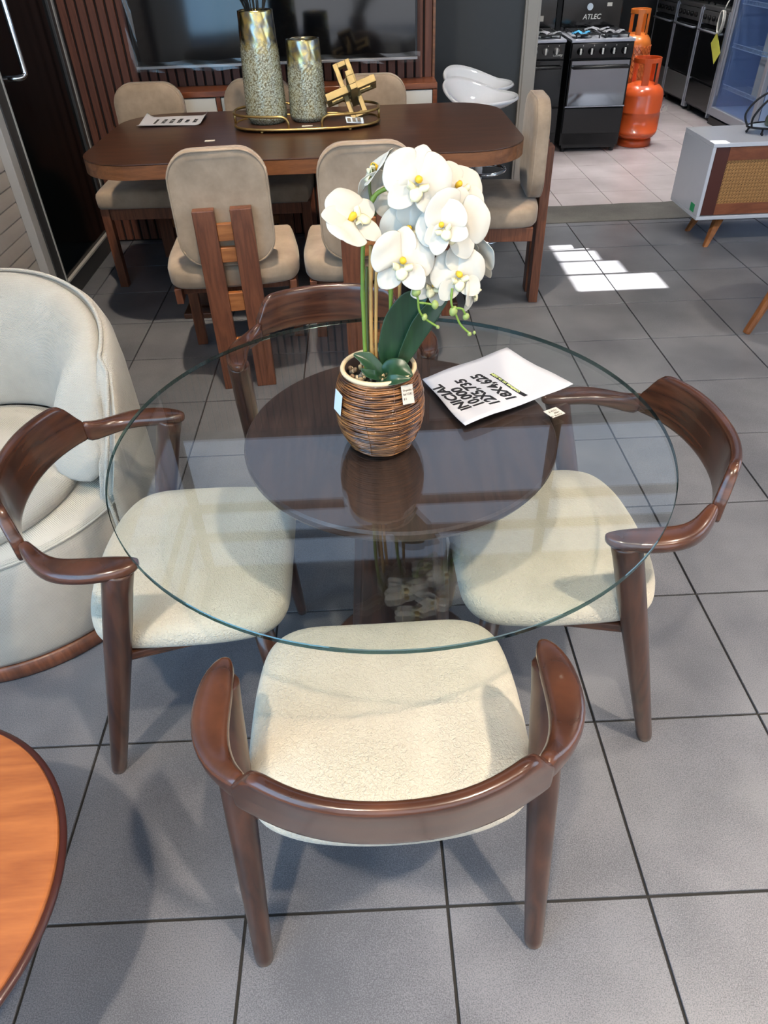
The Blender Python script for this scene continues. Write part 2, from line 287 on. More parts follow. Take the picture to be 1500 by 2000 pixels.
# ------------------------------------------------------------------ mesh helpers
class MB:
    def __init__(s): s.v = []; s.f = []; s.mi = []
    def add(s, vs, fs, mi=0):
        o = len(s.v); s.v += [tuple(v) for v in vs]; s.f += [tuple(i + o for i in f) for f in fs]; s.mi += [mi] * len(fs); return s
    def box(s, c, d, rot=None, mi=0):
        hx, hy, hz = d[0] / 2, d[1] / 2, d[2] / 2
        vs = [Vector((x, y, z)) for z in (-hz, hz) for y in (-hy, hy) for x in (-hx, hx)]
        if rot is not None: vs = [rot @ v for v in vs]
        vs = [v + Vector(c) for v in vs]
        return s.add(vs, [(0, 2, 3, 1), (4, 5, 7, 6), (0, 1, 5, 4), (2, 6, 7, 3), (0, 4, 6, 2), (1, 3, 7, 5)], mi)
    def bx(s, x0, x1, y0, y1, z0, z1, mi=0):
        return s.box(((x0 + x1) / 2, (y0 + y1) / 2, (z0 + z1) / 2), (x1 - x0, y1 - y0, z1 - z0), None, mi)
    def loft(s, rings, cap=True, closed=True, mi=0, loop=False):
        n = len(rings[0]); vs = [p for r in rings for p in r]; fs = []
        R = len(rings)
        for i in range(R if loop else R - 1):
            j = (i + 1) % R
            for k in range(n if closed else n - 1):
                l = (k + 1) % n
                fs.append((i * n + k, i * n + l, j * n + l, j * n + k))
        if cap and not loop: fs.append(tuple(range(n))[::-1]); fs.append(tuple((R - 1) * n + k for k in range(n)))
        return s.add(vs, fs, mi)
    def tube(s, path, rad, n=10, cap=True, loop=False, squash=None, mi=0):
        P = [Vector(p) for p in path]; m = len(P)
        if not hasattr(rad, '__len__'): rad = [rad] * m
        rings = []; prev = None
        for i in range(m):
            if loop: t = P[(i + 1) % m] - P[i - 1]
            else: t = P[min(i + 1, m - 1)] - P[max(i - 1, 0)]
            t.normalize()
            if prev is None:
                a = Vector((0, 0, 1)) if abs(t.z) < 0.9 else Vector((1, 0, 0)); u = t.cross(a).normalized()
            else:
                u = (prev - t * prev.dot(t)).normalized()
            prev = u; w = t.cross(u)
            rings.append([P[i] + (u * math.cos(2 * PI * k / n) + w * math.sin(2 * PI * k / n)) * rad[i] for k in range(n)])
        return s.loft(rings, cap, True, mi, loop)
    def lathe(s, prof, n=32, c=(0, 0, 0), cap=True, mi=0):
        rings = [[(c[0] + r * math.cos(2 * PI * k / n), c[1] + r * math.sin(2 * PI * k / n), c[2] + z) for k in range(n)] for r, z in prof]
        return s.loft(rings, cap, True, mi)
    def prism(s, outline, z0, z1, mi=0):
        return s.loft([[(x, y, z0) for x, y in outline], [(x, y, z1) for x, y in outline]], True, True, mi)
    def grid(s, fn, nu, nv, mi=0):
        vs = [fn(i / nu, j / nv) for i in range(nu + 1) for j in range(nv + 1)]
        fs = [(i * (nv + 1) + j, (i + 1) * (nv + 1) + j, (i + 1) * (nv + 1) + j + 1, i * (nv + 1) + j + 1) for i in range(nu) for j in range(nv)]
        return s.add(vs, fs, mi)
    def mesh(s, name, mats, smooth=False):
        me = bpy.data.meshes.new(name); me.from_pydata(s.v, [], s.f)
        for m in (mats if isinstance(mats, (list, tuple)) else [mats]): me.materials.append(m)
        me.polygons.foreach_set('material_index', s.mi)
        if smooth: me.polygons.foreach_set('use_smooth', [True] * len(s.f))
        me.update(); return me
    def obj(s, name, mat, parent=None, smooth=False, bevel=0, bseg=2, sub=0, auto=None, solid=0):
        return link(name, s.mesh(name, mat, smooth), parent, bevel, bseg, sub, auto, solid)
def link(name, me, parent=None, bevel=0, bseg=2, sub=0, auto=None, solid=0):
    o = bpy.data.objects.new(name, me); COL.objects.link(o)
    if parent is not None: o.parent = parent
    if solid: md = o.modifiers.new('solid', 'SOLIDIFY'); md.thickness = solid; md.offset = 0
    if bevel:
        md = o.modifiers.new('bevel', 'BEVEL'); md.width = bevel; md.segments = bseg; md.limit_method = 'ANGLE'; md.angle_limit = math.radians(40)
    if sub: md = o.modifiers.new('sub', 'SUBSURF'); md.levels = sub; md.render_levels = sub
    return o
def tag(o, label=None, cat=None, group=None, kind=None):
    if label: o['label'] = label
    if cat: o['category'] = cat
    if group: o['group'] = group
    if kind: o['kind'] = kind
    return o
def empty(name, loc=(0, 0, 0), rz=0.0, parent=None):
    o = bpy.data.objects.new(name, None); COL.objects.link(o); o.location = loc; o.rotation_euler = (0, 0, rz)
    o.empty_display_size = 0.05
    if parent is not None: o.parent = parent
    return o
def copy_tree(o, parent=None):
    c = o.copy(); COL.objects.link(c); c.parent = parent
    if parent is None and o.parent is None: pass
    for ch in o.children: copy_tree(ch, c)
    return c
def struct(name, mb, mat, parent=None, **kw):
    o = mb.obj(name, mat, parent, **kw)
    if parent is None: o['kind'] = 'structure'
    return o
def rrect(x0, x1, y0, y1, r, n=8):
    pts = []
    for cx, cy, a0 in ((x1 - r, y1 - r, 0), (x0 + r, y1 - r, PI / 2), (x0 + r, y0 + r, PI), (x1 - r, y0 + r, 1.5 * PI)):
        pts += [(cx + r * math.cos(a0 + PI / 2 * k / n), cy + r * math.sin(a0 + PI / 2 * k / n)) for k in range(n + 1)]
    return pts
def catmull(pts, n=6, loop=False):
    P = [Vector(p) for p in pts]; out = []; m = len(P)
    rng = range(m) if loop else range(m - 1)
    for i in rng:
        if loop: a, b, c, d = P[i - 1], P[i], P[(i + 1) % m], P[(i + 2) % m]
        else: a, b, c, d = P[max(i - 1, 0)], P[i], P[i + 1], P[min(i + 2, m - 1)]
        for k in range(n):
            t = k / n
            out.append(0.5 * ((2 * b) + (c - a) * t + (2 * a - 5 * b + 4 * c - d) * t * t + (3 * b - a - 3 * c + d) * t ** 3))
    if not loop: out.append(P[-1])
    return out
def text(name, s, size, mat, parent, loc, xdir, ydir, bold=0.0, shear=0.0, align='LEFT', extrude=0.0003):
    cu = bpy.data.curves.new(name, 'FONT'); cu.body = s; cu.size = size; cu.offset = bold; cu.shear = shear; cu.align_x = align; cu.extrude = extrude; cu.resolution_u = 3
    t = bpy.data.objects.new(name, cu); COL.objects.link(t)
    dg = bpy.context.evaluated_depsgraph_get()
    me = bpy.data.meshes.new_from_object(t.evaluated_get(dg)); me.materials.clear(); me.materials.append(mat)
    bpy.data.objects.remove(t)
    o = bpy.data.objects.new(name, me); COL.objects.link(o); o.parent = parent
    x = Vector(xdir).normalized(); y = Vector(ydir); y = (y - x * y.dot(x)).normalized(); z = x.cross(y)
    mw = Matrix((x, y, z)).transposed().to_4x4(); mw.translation = Vector(loc)
    o.matrix_basis = mw
    return o
def cushion(mb, outline, prof, mi=0, center=(0, 0)):
    """outline = plan points; prof = list of (scale-inset in metres, z)"""
    c = Vector((center[0], center[1])); rings = []
    for ins, z in prof:
        r = []
        for x, y in outline:
            d = Vector((x, y)) - c; L = d.length; k = max(0.02, (L - ins) / L)
            r.append((c.x + d.x * k, c.y + d.y * k, z if not callable(z) else z(x, y)))
        rings.append(r)
    return mb.loft(rings, True, True, mi)

# ------------------------------------------------------------------ the room
XL, XR, YF, YB = -1.66, 4.5, -3.0, 3.53
ZC = 4.6; ZN = 3.0
fl = struct('floor', MB().bx(XL - .1, XR + .1, YF - .1, 3.9, -0.06, -0.006), M_GROUT)
tile_me = {}
def tile_mesh(w, d, mat, key):
    k = (key, round(w, 3), round(d, 3))
    if k not in tile_me:
        b = 0.0008; mb = MB()
        mb.loft([[(0, 0, -.006), (w, 0, -.006), (w, d, -.006), (0, d, -.006)], [(0, 0, -b), (w, 0, -b), (w, d, -b), (0, d, -b)], [(b, b, 0), (w - b, b, 0), (w - b, d - b, 0), (b, d - b, 0)]])
        tile_me[k] = mb.mesh('tile', mat)
    return tile_me[k]
def tiles(parent, x0, x1, y0, y1, ox, oy, px_, py_, gap, mat, key):
    i0 = math.floor((x0 - ox) / px_); i1 = math.ceil((x1 - ox) / px_); j0 = math.floor((y0 - oy) / py_); j1 = math.ceil((y1 - oy) / py_)
    for j in range(j0, j1):
        for i in range(i0, i1):
            a0 = max(x0, ox + i * px_ + gap / 2); a1 = min(x1, ox + (i + 1) * px_ - gap / 2)
            b0 = max(y0, oy + j * py_ + gap / 2); b1 = min(y1, oy + (j + 1) * py_ - gap / 2)
            if a1 - a0 < 0.01 or b1 - b0 < 0.01: continue
            t = link('tile', tile_mesh(a1 - a0, b1 - b0, mat, key), parent); t.location = (a0, b0, random.uniform(-.0004, 0))
tiles(fl, XL, XR, YF, YB + .03, 0.8967, -0.6051, 0.41, 0.41, 0.0065, M_TILE, 'd')
# worn concrete threshold with an uneven edge
tp = []
n = 60
for i in range(n + 1):
    x = 0.42 + (XR - .42) * i / n; tp.append((x, 3.93 + 0.02 * math.sin(x * 3.1) + 0.012 * math.sin(x * 11 + 1) - 0.03 * max(0, math.sin(x * 2.2 + 1.2))))
bp_ = [(x, 3.565) for x, _ in tp][::-1]
def thr(z): return [(x, y, z) for x, y in tp] + [(x, y, z) for x, y in bp_]
thm = MB(); thm.loft([thr(-.05), thr(.004)]); th = thm.obj('trim_1', M_CONC, bevel=.004); th['kind'] = 'structure'; th['label'] = 'worn grey concrete threshold strip between the two floors'
for i, x in enumerate((1.62, 1.70, 1.76, 1.84)):
    ch = MB().lathe([(0.001, .004), (.05, .0045), (.025, .007), (0.001, .008)], 9)
fl2 = struct('floor', MB().bx(XL - .1, XR + .1, 3.90, 9.0, -0.06, -0.006), M_GROUT2)
tiles(fl2, 0.42, XR, 3.93, 8.6, 1.72, 4.225, 0.3575, 0.366, 0.004, M_LTILE, 'l')

# walls: left (shop front with shutter, dark door and glazing), slatted back wall, charcoal wall, far rooms
struct('wall_left', MB().bx(XL - .12, XL, YF, -2.75, 0, ZC).bx(XL - .12, XL, -2.75, -.25, 2.95, ZC).bx(XL - .12, XL, -2.75, -.25, 0, .45).bx(XL - .12, XL, -.25, 1.15, 0, 3.0).bx(XL - .12, XL, 1.15, 3.56, 2.7, 3.0).bx(XL - .12, XL, -.25, 3.56, 4.55, ZC), M_WALL)
cl_ = struct('window_5', MB().bx(XL - .07, XL - .063, -.25, 3.56, 3.0, 4.55), M_SKYPANE)
for z in (3.76, 4.10): struct('mullion', MB().bx(XL - .045, XL - .01, -.25, 3.56, z, z + .07), M_BEAM, cl_)
struct('window_1', MB().bx(XL - .07, XL - .06, -2.75, -.25, .45, 2.95), M_SKYPANE)
struct('wall_front', MB().bx(XL, -1.0, YF - .12, YF, 0, ZC).bx(3.8, XR, YF - .12, YF, 0, ZC).bx(-1.0, 3.8, YF - .12, YF, 3.0, ZC).bx(-1.0, 3.8, YF - .12, YF, 0, .45), M_WALL)
struct('window_2', MB().bx(-1.0, 3.8, YF - .07, YF - .06, .45, 3.0), M_SKYPANE)
# right wall with a barred high window whose sun falls on the floor as stripes
def zat(x): return (XR - x) * SUN_T
slots = [(3.065, 3.15, 1.32), (2.885, 3.035, 1.35), (2.68, 2.862, 1.44), (2.44, 2.655, 1.59)]
ztop = zat(.99)
wr = MB(); ya, yb = 2.44, 3.15
wr.bx(XR, XR + .12, YF, -1.0, 0, ZC).bx(XR, XR + .12, -1.0, 1.8, 0, .7).bx(XR, XR + .12, -1.0, 1.8, 2.75, ZC).bx(XR, XR + .12, 1.8, ya, 0, ZC).bx(XR, XR + .12, yb, 8.7, 0, ZC).bx(XR, XR + .12, ya, yb, ztop, ZC).bx(XR, XR + .12, ya, yb, 0, zat(1.60))
for i, (a, b, xr) in enumerate(slots):
    if zat(xr) > zat(1.60): wr.bx(XR, XR + .03, a, b, zat(1.60), zat(xr))
    if i: wr.bx(XR, XR + .03, b, slots[i - 1][0], zat(1.60), ztop)
struct('wall_right', wr, M_WALL)
struct('added_window', MB().bx(XR + .05, XR + .057, -1.0, 1.8, .7, 2.75), M_SKYPANE)  # pane and opening added for the cool light on the right
aw = MB().bx(XR + .12, XR + 3.4, -1.5, 2.3, 2.80, 2.86).obj('added_sun_block', M_WALL); aw['kind'] = 'structure'; aw['label'] = 'added unseen canopy that keeps the sun out of the right-hand opening'  # added out of view to block the sun at the opening below
sb = struct('wall_back', MB().bx(XL, 0.398, 3.566, 3.60, 0, 3.0), M_SLATBACK)
sb['label'] = 'vertical wood slat panel behind the television'
pitch = 0.0527; nsl = 39
slat_me = MB().bx(0, .0405, -.018, 0, 0.01, 3.0).mesh('slat', M_SLAT)
for i in range(nsl):
    o = link('slat', slat_me, sb, bevel=.002, bseg=1); o.location = (XL + .012 + i * pitch, 3.566, 0)
struct('trim_2', MB().bx(.398, .412, 3.535, 3.60, 0, 3.0), M_EDGE)
cw_ = struct('window_4', MB().bx(XL, XR, 3.625, 3.632, ZN, ZC), M_SKYPANE); cw_['label'] = 'high clerestory glazing above the slat wall'
for z in (ZN, 3.76, 4.10, 4.52): struct('mullion', MB().bx(XL, XR, 3.53, 3.585, z, z + .07), M_BEAM, cw_)
for x in (XL, 1.40, XR - .08): struct('mullion', MB().bx(x, x + .08, 3.535, 3.58, ZN, ZC), M_BEAM, cw_)
dw = struct('wall_back_3', MB().bx(XL, 1.085, 4.45, 4.55, 0, ZN).bx(XL - .12, XL, 3.56, 4.55, 0, ZN), M_DWALL)
struct('trim_3', MB().bx(1.085, 1.19, 4.42, 4.56, 0, ZN).bx(1.10, 1.175, 4.412, 4.42, 0, ZN), M_PILLAR, bevel=.004)
struct('wall_far', MB().bx(-.3, XR, 8.6, 8.7, 0, ZN).bx(-.3, -.2, 4.55, 8.6, 0, ZN), M_DWALL)
struct('ceiling', MB().bx(XL - .1, XR + .1, YF - .1, 3.64, ZC, ZC + .1), M_CEILD)
struct('ceiling_2', MB().bx(XL - .1, XR + .1, 3.60, 4.5, ZN, ZN + .1).bx(-.3, XR + .1, 4.5, 8.7, ZN, ZN + .1), M_CEIL)

# dark glazed shop door, corner strip and roller shutter on the left wall
gd = struct('door_1', MB().bx(XL - .03, XL - .015, 2.60, 3.46, .10, 2.7), M_DGLASS)
gd['label'] = 'dark tinted glass door with chrome bar handle'
struct('door_frame', MB().bx(XL - .04, XL, 2.50, 2.60, 0, 2.7).bx(XL - .04, XL, 3.46, 3.505, 0, 2.7).bx(XL - .04, XL, 2.60, 3.46, 0, .10), M_FRAME, gd, bevel=.003)
struct('door_strip', MB().bx(XL - .02, XL + .004, 3.505, 3.53, 0, 2.7).bx(XL - .03, XL + .004, 2.585, 2.598, .1, 2.7).bx(XL - .02, XL + .004, 2.60, 3.46, .095, .106), M_FRAMEL, gd)
hp = catmull([(XL - .02, 2.70, 1.04), (XL + .03, 2.71, 1.04), (XL + .055, 2.725, 1.05), (XL + .06, 2.73, 1.09), (XL + .06, 2.73, 1.3), (XL + .06, 2.73, 1.75), (XL + .055, 2.725, 1.79), (XL + .03, 2.71, 1.80), (XL - .02, 2.70, 1.80)], 6)
struct('handle', MB().tube(hp, .014, 12), M_CHROME, gd, smooth=True)
struct('hinge_strip', MB().bx(XL - .03, XL + .002, 3.532, 3.556, 0, 2.7), M_FRAME, gd)
sh = struct('window_3', MB().bx(XL - .08, XL - .07, 1.15, 2.50, 0, 2.7), M_FRAME)
sh['label'] = 'beige roller shutter with horizontal slats'
struct('shutter_frame', MB().bx(XL - .05, XL - .005, 2.43, 2.50, 0, 2.7).bx(XL - .05, XL - .005, 1.15, 1.20, 0, 2.7), M_FRAMEL, sh, bevel=.003)
shs = MB().loft([[(XL - .06, y, z) for z, x in ()] for y in ()] if False else [[(XL - .068, y, 0), (XL - .050, y, .002), (XL - .0485, y, .034), (XL - .050, y, .066), (XL - .068, y, .068)] for y in (1.20, 2.43)]).mesh('slat', M_SHUT)
for i in range(38):
    o = link('slat', shs, sh); o.location = (0, 0, .01 + i * .07)

# ceiling lamps
def lamp(name, x, y, z, e, col, label, tilt=(0, 0, -1), r=.055):
    t = empty(name, (x, y, z)); tag(t, label, 'ceiling light', 'recessed ceiling spots')
    MB().lathe([(r + .02, 0), (r + .02, -.012), (r, -.014), (r - .004, -.002), (r - .004, 0)], 24).obj('rim', M_WHITEM, t, True)
    MB().lathe([(0.001, -.004), (r - .005, -.004)], 24, cap=False).obj('diffuser', M_LAMP, t)
    d = bpy.data.lights.new('bulb', 'AREA'); d.shape = 'DISK'; d.size = 2 * r + .06; d.energy = e; d.color = col; d.spread = math.radians(70 if tilt[1] else 95)
    o = bpy.data.objects.new('bulb', d); COL.objects.link(o); o.parent = t; o.location = (0, 0, -.03); o.rotation_euler = Vector(tilt).to_track_quat('-Z', 'Y').to_euler()
WARM = (1.0, 0.84, 0.66)
for x, y, e, c, lb in ((1.5, -1.7, 64, WARM, 'recessed ceiling spot behind the camera on the right'), (-0.7, -2.0, 42, WARM, 'recessed ceiling spot behind the camera on the left'),
                       (3.0, 0.6, 26, (1, .88, .74), 'recessed ceiling spot above the small side table'), (3.3, -1.4, 40, WARM, 'recessed ceiling spot by the right front corner'), (-.3, .75, 27, WARM, 'added ceiling spot tilted to brighten the dining set')):
    lamp('ceiling_spot', x, y, ZC, e, c, lb, (0, .38, -1) if y == .75 else (0, 0, -1))  # the tilted spot is added to brighten the dining chairs and table
for x, y, e, lb in ((1.9, 4.6, 9, 'recessed ceiling spot above the pale tiles by the threshold'), (3.0, 5.4, 13, 'recessed ceiling spot above the display fridge'), (2.0, 6.3, 14, 'recessed ceiling spot above the gas stoves'), (0.9, 3.85, 4.5, 'recessed ceiling spot above the bar stools')):
    lamp('ceiling_spot', x, y, ZN, e, (1, .96, .92), lb)

# ------------------------------------------------------------------ round glass table
gt = empty('glass_table', (0, 0, 0)); tag(gt, 'round clear glass dining table with brown wooden disc and pedestal', 'table')
N = 128; r = .55
def ring(r, z, n=N): return [(r * math.cos(2 * PI * k / n), r * math.sin(2 * PI * k / n), z) for k in range(n)]
g = MB()
g.add(ring(r - .0012, .752), [tuple(range(N))], 0)
g.add(ring(r - .0012, .742), [tuple(range(N))[::-1]], 0)
g.loft([ring(r - .0012, .742), ring(r, .7435), ring(r, .7505), ring(r - .0012, .752)], cap=False, mi=1)
g.obj('glass_top', [M_GLASS, M_GLASSEDGE], gt)
dc = MB().lathe([(.001, .704), (.295, .704), (.312, .712), (.318, .722), (.318, .732), (.314, .7375), (.001, .7385)], 96, c=(.022, .03, 0)).obj('support_disc', M_DISC, gt)
def board(ang, wt, wb, th):
    m = MB(); R = Matrix.Rotation(ang, 3, 'Z')
    ringf = lambda w, z: [R @ Vector(p) + Vector((.022, .03, 0)) for p in ((-w, -th, z), (w, -th, z), (w, th, z), (-w, th, z))]
    m.loft([ringf(wb, 0.02), ringf(wb * .86 + wt * .14, .18), ringf(wt, .704)]); return m
board(math.radians(38), .105, .16, .016).obj('pedestal_board', M_WALNUT_V, gt, bevel=.004)
board(math.radians(128), .105, .16, .0158).obj('pedestal_board', M_WALNUT_V, gt, bevel=.004)
MB().lathe([(.001, 0), (.20, 0), (.205, .006), (.205, .018), (.198, .024), (.001, .024)], 48, c=(.022, .03, 0)).obj('base_plate', M_WALNUT, gt, True)

# ------------------------------------------------------------------ curved-back armchairs at the glass table
def superring(inn, out, zt, th, n=14, p=3.0):
    inn = Vector(inn); out = Vector(out); c = (inn + out) / 2; h = (out - inn) / 2; r = []
    for k in range(n):
        a = 2 * PI * k / n; ca, sa = math.cos(a), math.sin(a)
        u = math.copysign(abs(ca) ** (2 / p), ca); w = math.copysign(abs(sa) ** (2 / p), sa)
        r.append((c.x + h.x * u, c.y + h.y * u, zt - th / 2 + w * th / 2))
    return r
def make_elbow_chair():
    t = empty('elbow_chair')
    # seat cushion
    half = [(0.0, .222), (.09, .222), (.158, .219), (.205, .198), (.232, .155), (.243, .08), (.246, .01), (.245, -.07), (.238, -.13), (.210, -.176), (.145, -.205), (.07, -.217), (0, -.22)]
    out = [Vector((x, y, 0)) for x, y in half] + [Vector((-x, y, 0)) for x, y in half[-2:0:-1]]
    o2 = [(p.x, p.y) for p in catmull(out, 3, True)]
    m = MB()
    prof = [(.10, .398), (.03, .396), (.010, .402), (.001, .415), (0, .430), (.004, .446), (.014, .457), (.032, .463), (.07, .468), (.12, .472), (.18, .474)]
    cushion(m, o2, prof, center=(0, .01)); m.obj('seat', M_BOUCLE, t, True, sub=1)
    # curved backrest plank
    xs = [-.207, -.200, -.19, -.175, -.15, -.12, -.085, -.045, 0, .045, .085, .12, .15, .175, .19, .200, .207]
    rings = []
    for x in xs:
        q = abs(x) / .207
        yb = -.312 + .067 * q ** 2.3; lean = -.014 * (1 - q ** 3)
        s = max(0.0, (q - .84) / .16)
        zt = .750 - .060 * (s * s * (3 - 2 * s)); zb = .642 - .002 * q * q
        th = .0105 + .0015 * q
        dy = .155 * 2.3 * .067 / .207 * 0; 
        slope = .067 * 2.3 * q ** 1.3 / .207 * (1 if x > 0 else -1) if x else 0
        nrm = Vector((-slope, 1)).normalized()
        sec = []
        for a, (h, w) in enumerate([(0, -.6), (0.03, -1), (.25, -1), (.6, -1), (.9, -1.0), (.965, -.85), (1.0, -.35), (1.0, .35), (.965, .85), (.9, 1.0), (.6, 1.0), (.25, 1), (.03, 1), (0, .6)]):
            z = zb + (zt - zb) * h
            sec.append((x + nrm.x * th * w, yb + lean * h + nrm.y * th * w, z))
        rings.append(sec)
    MB().loft(rings).obj('backrest', M_WALNUT, t, True, sub=1)
    for s in (-1, 1):
        st = [((.243, -.0225), (.253, -.0215), .6655, .014), ((.238, -.030), (.264, -.027), .667, .022), ((.233, -.048), (.277, -.043), .669, .027), ((.231, -.08), (.2885, -.078), .670, .029), ((.231, -.115), (.2905, -.12), .670, .030),
              ((.2305, -.146), (.285, -.157), .669, .031), ((.226, -.174), (.270, -.191), .6675, .034), ((.216, -.198), (.246, -.220), .670, .040), ((.203, -.218), (.223, -.240), .680, .050), ((.190, -.236), (.203, -.257), .692, .058)]
        MB().loft([superring((s * i[0], i[1]), (s * o[0], o[1]), z, h) for i, o, z, h in st]).obj('armrest', M_WALNUT, t, True, sub=1)
        # slanted rear leg carrying the arm
        A = Vector((s * .262, -.232, 0)); B = Vector((s * .255, -.062, .652)); rr = [.0165, .018, .023, .027, .0285, .0285, .030]
        ts = [0, .03, .35, .62, .8, .93, 1.0]
        MB().tube([A.lerp(B, q) for q in ts], rr, 16).obj('rear_leg', M_WALNUT_V, t, True, bevel=.004)
        A = Vector((s * .208, .190, 0)); B = Vector((s * .190, .160, .40))
        MB().tube([A, A.lerp(B, .05), A.lerp(B, .6), B], [.013, .0145, .021, .022], 14).obj('front_leg', M_WALNUT_V, t, True)
        p0 = Vector((s * .240, -.128, .390)); p1 = Vector((s * .175, .150, .390)); d = p1 - p0
        MB().box((p0 + p1) / 2, (.02, d.length, .024), Matrix.Rotation(math.atan2(-d.x, d.y), 3, 'Z')).obj('side_rail', M_WALNUT, t, bevel=.004)
    MB().bx(-.185, .185, .148, .168, .365, .397).obj('front_rail', M_WALNUT, t, bevel=.004)
    MB().bx(-.245, .245, -.140, -.120, .370, .398).obj('back_rail', M_WALNUT, t, bevel=.004)
    return t
ec = make_elbow_chair(); G = 'cream elbow chairs around the glass table'
def place(o, loc, rz, label): o.location = loc; o.rotation_euler = (0, 0, rz); tag(o, label, 'chair', G)
place(ec, (-.029, -.45, 0), math.radians(.8), 'cream elbow chair nearest the camera with its curved walnut back turned to us')
e2 = copy_tree(ec); place(e2, (-.450, 0.003, 0), math.radians(-89), 'cream elbow chair beside the white tub armchair, facing right')
e3 = copy_tree(ec); place(e3, (.357, .012, 0), math.radians(91.5), 'cream elbow chair right of the glass table, under the price sheet side')
e4 = copy_tree(ec); place(e4, (-.125, .468, 0), math.radians(184), 'cream elbow chair behind the orchid, its seat tucked under the glass')

# ------------------------------------------------------------------ potted orchid
PX, PY, PZ = -.017, -.020, .7525
oc = empty('potted_orchid', (PX, PY, PZ)); tag(oc, 'white artificial orchid in a round brown woven basket pot on the glass', 'potted plant')
prof = [(.058, 0.0), (.070, .018), (.080, .045), (.0845, .075), (.083, .105), (.077, .130), (.070, .150), (.066, .158)]
def prad(z):
    for (r0, z0), (r1, z1) in zip(prof, prof[1:]):
        if z0 <= z <= z1: return r0 + (r1 - r0) * (z - z0) / (z1 - z0)
    return prof[-1][0]
def prs(z): return sum(prad(min(.158, max(0, z + d))) for d in (-.012, -.006, 0, .006, .012)) / 5
MB().loft([[((prs(z) - .0018) * math.cos(2 * PI * k / 48), (prs(z) - .0018) * math.sin(2 * PI * k / 48), z) for k in range(48)] for z in [i * .158 / 16 for i in range(17)]]
          + [[(.060 * math.cos(2 * PI * k / 48), .060 * math.sin(2 * PI * k / 48), z) for k in range(48)] for z in (.158, .13)]).obj('basket', M_RATCORE, oc, True)
wv = MB(); zz = .0025; i = 0
while zz < .155:
    ph = random.uniform(0, 6.28); R0 = prs(zz)
    path = [((R0 + .0007 * math.sin(9 * a + ph)) * math.cos(a), (R0 + .0007 * math.sin(9 * a + ph)) * math.sin(a), zz + .0008 * math.sin(2 * a + ph) + .0006 * math.sin(5 * a + ph * 2)) for a in [2 * PI * k / 72 for k in range(72)]]
    wv.tube(path, .0021, 6, loop=True); zz += .0040; i += 1
wv.obj('weave', M_RATTAN, oc, True)
for k in range(9):
    a = 2 * PI * k / 9 + .2
    MB().tube([((prs(z) + .0018) * math.cos(a + .05 * math.sin(z * 40)), (prs(z) + .0018) * math.sin(a + .05 * math.sin(z * 40)), z) for z in [j * .0078 for j in range(21)]], .0007, 5).obj('binding_wire', M_RATTAN, oc, True)
MB().tube([(.0665 * math.cos(2 * PI * k / 64), .0665 * math.sin(2 * PI * k / 64), .1595) for k in range(64)], .0044, 8, loop=True).obj('rim', M_POTRIM, oc, True)
MB().lathe([(.001, .136), (.0605, .136), (.0605, .139), (.001, .141)], 32).obj('soil', M_SOIL, oc)
pm = []
for q in range(4):
    random.seed(20 + q); mb = MB(); 
    rings = []
    for i in range(1, 5):
        th_ = PI * i / 5
        rings.append([(math.sin(th_) * math.cos(2 * PI * k / 8) * random.uniform(.85, 1.1), math.sin(th_) * math.sin(2 * PI * k / 8) * random.uniform(.85, 1.1) * .85, -math.cos(th_) * .7) for k in range(8)])
    mb.loft(rings); pm.append(mb.mesh('pebble', M_PEB[q], True))
random.seed(5)
for i in range(95):
    a = random.uniform(0, 2 * PI); rr = .055 * math.sqrt(random.random()); o = link('pebble', pm[i % 4], oc, sub=1)
    s = random.uniform(.0048, .0078); o.scale = (s, s, s); o.location = (rr * math.cos(a), rr * math.sin(a), .1455 + random.uniform(0, .007)); o.rotation_euler = (random.random() * 3, random.random() * 3, random.random() * 3)
# leaves
def leaf(path, widths, up=(0, 0, 1), fold=.25, name='leaf', twist=0.0):
    P = catmull(path, 5); m = len(P); rows = []
    W = []
    for i in range(m):
        u = i / (m - 1) * (len(widths) - 1); k = min(int(u), len(widths) - 2); W.append(widths[k] + (widths[k + 1] - widths[k]) * (u - k))
    for i in range(m):
        tt = (P[min(i + 1, m - 1)] - P[max(i - 1, 0)]).normalized(); side = tt.cross(Vector(up)).normalized(); nn = side.cross(tt)
        rows.append([P[i] + side * W[i] * w + nn * (fold * W[i] * abs(w) ** 1.5) for w in (-1, -.72, -.36, 0, .36, .72, 1)])
    mb = MB(); mb.loft(rows, cap=False, closed=False)
    return mb.obj(name, M_LEAF, oc, True, sub=1, solid=.0016)
leaf([(.018, .0, .142), (.022, .006, .19), (.040, .012, .240), (.066, .014, .275), (.090, .010, .288)], [.006, .024, .030, .026, .003], up=(.25, -1, .25), fold=.16)
leaf([(.030, -.006, .142), (.052, -.004, .19), (.076, .0, .235), (.098, .006, .262), (.125, .012, .276)], [.005, .016, .021, .018, .002], up=(.5, -1, .35), fold=.22)
leaf([(.022, .010, .142), (.055, .016, .20), (.090, .02, .25), (.125, .02, .285)], [.005, .02, .02, .002], up=(.3, -1, .3), fold=.2)
leaf([(.012, -.020, .146), (-.004, -.018, .166), (-.022, -.014, .182), (-.044, -.012, .192)], [.005, .013, .015, .002], up=(0, -.7, .9), fold=.3)
leaf([(.010, -.018, .146), (.018, -.026, .168), (.038, -.034, .172), (.060, -.042, .160)], [.006, .017, .019, .002], up=(0, -.55, .9), fold=.25)
leaf([(.006, -.024, .148), (-.006, -.036, .160), (-.020, -.040, .168), (-.032, -.040, .178)], [.006, .011, .009, .001], up=(0, -.6, .9), fold=.3)
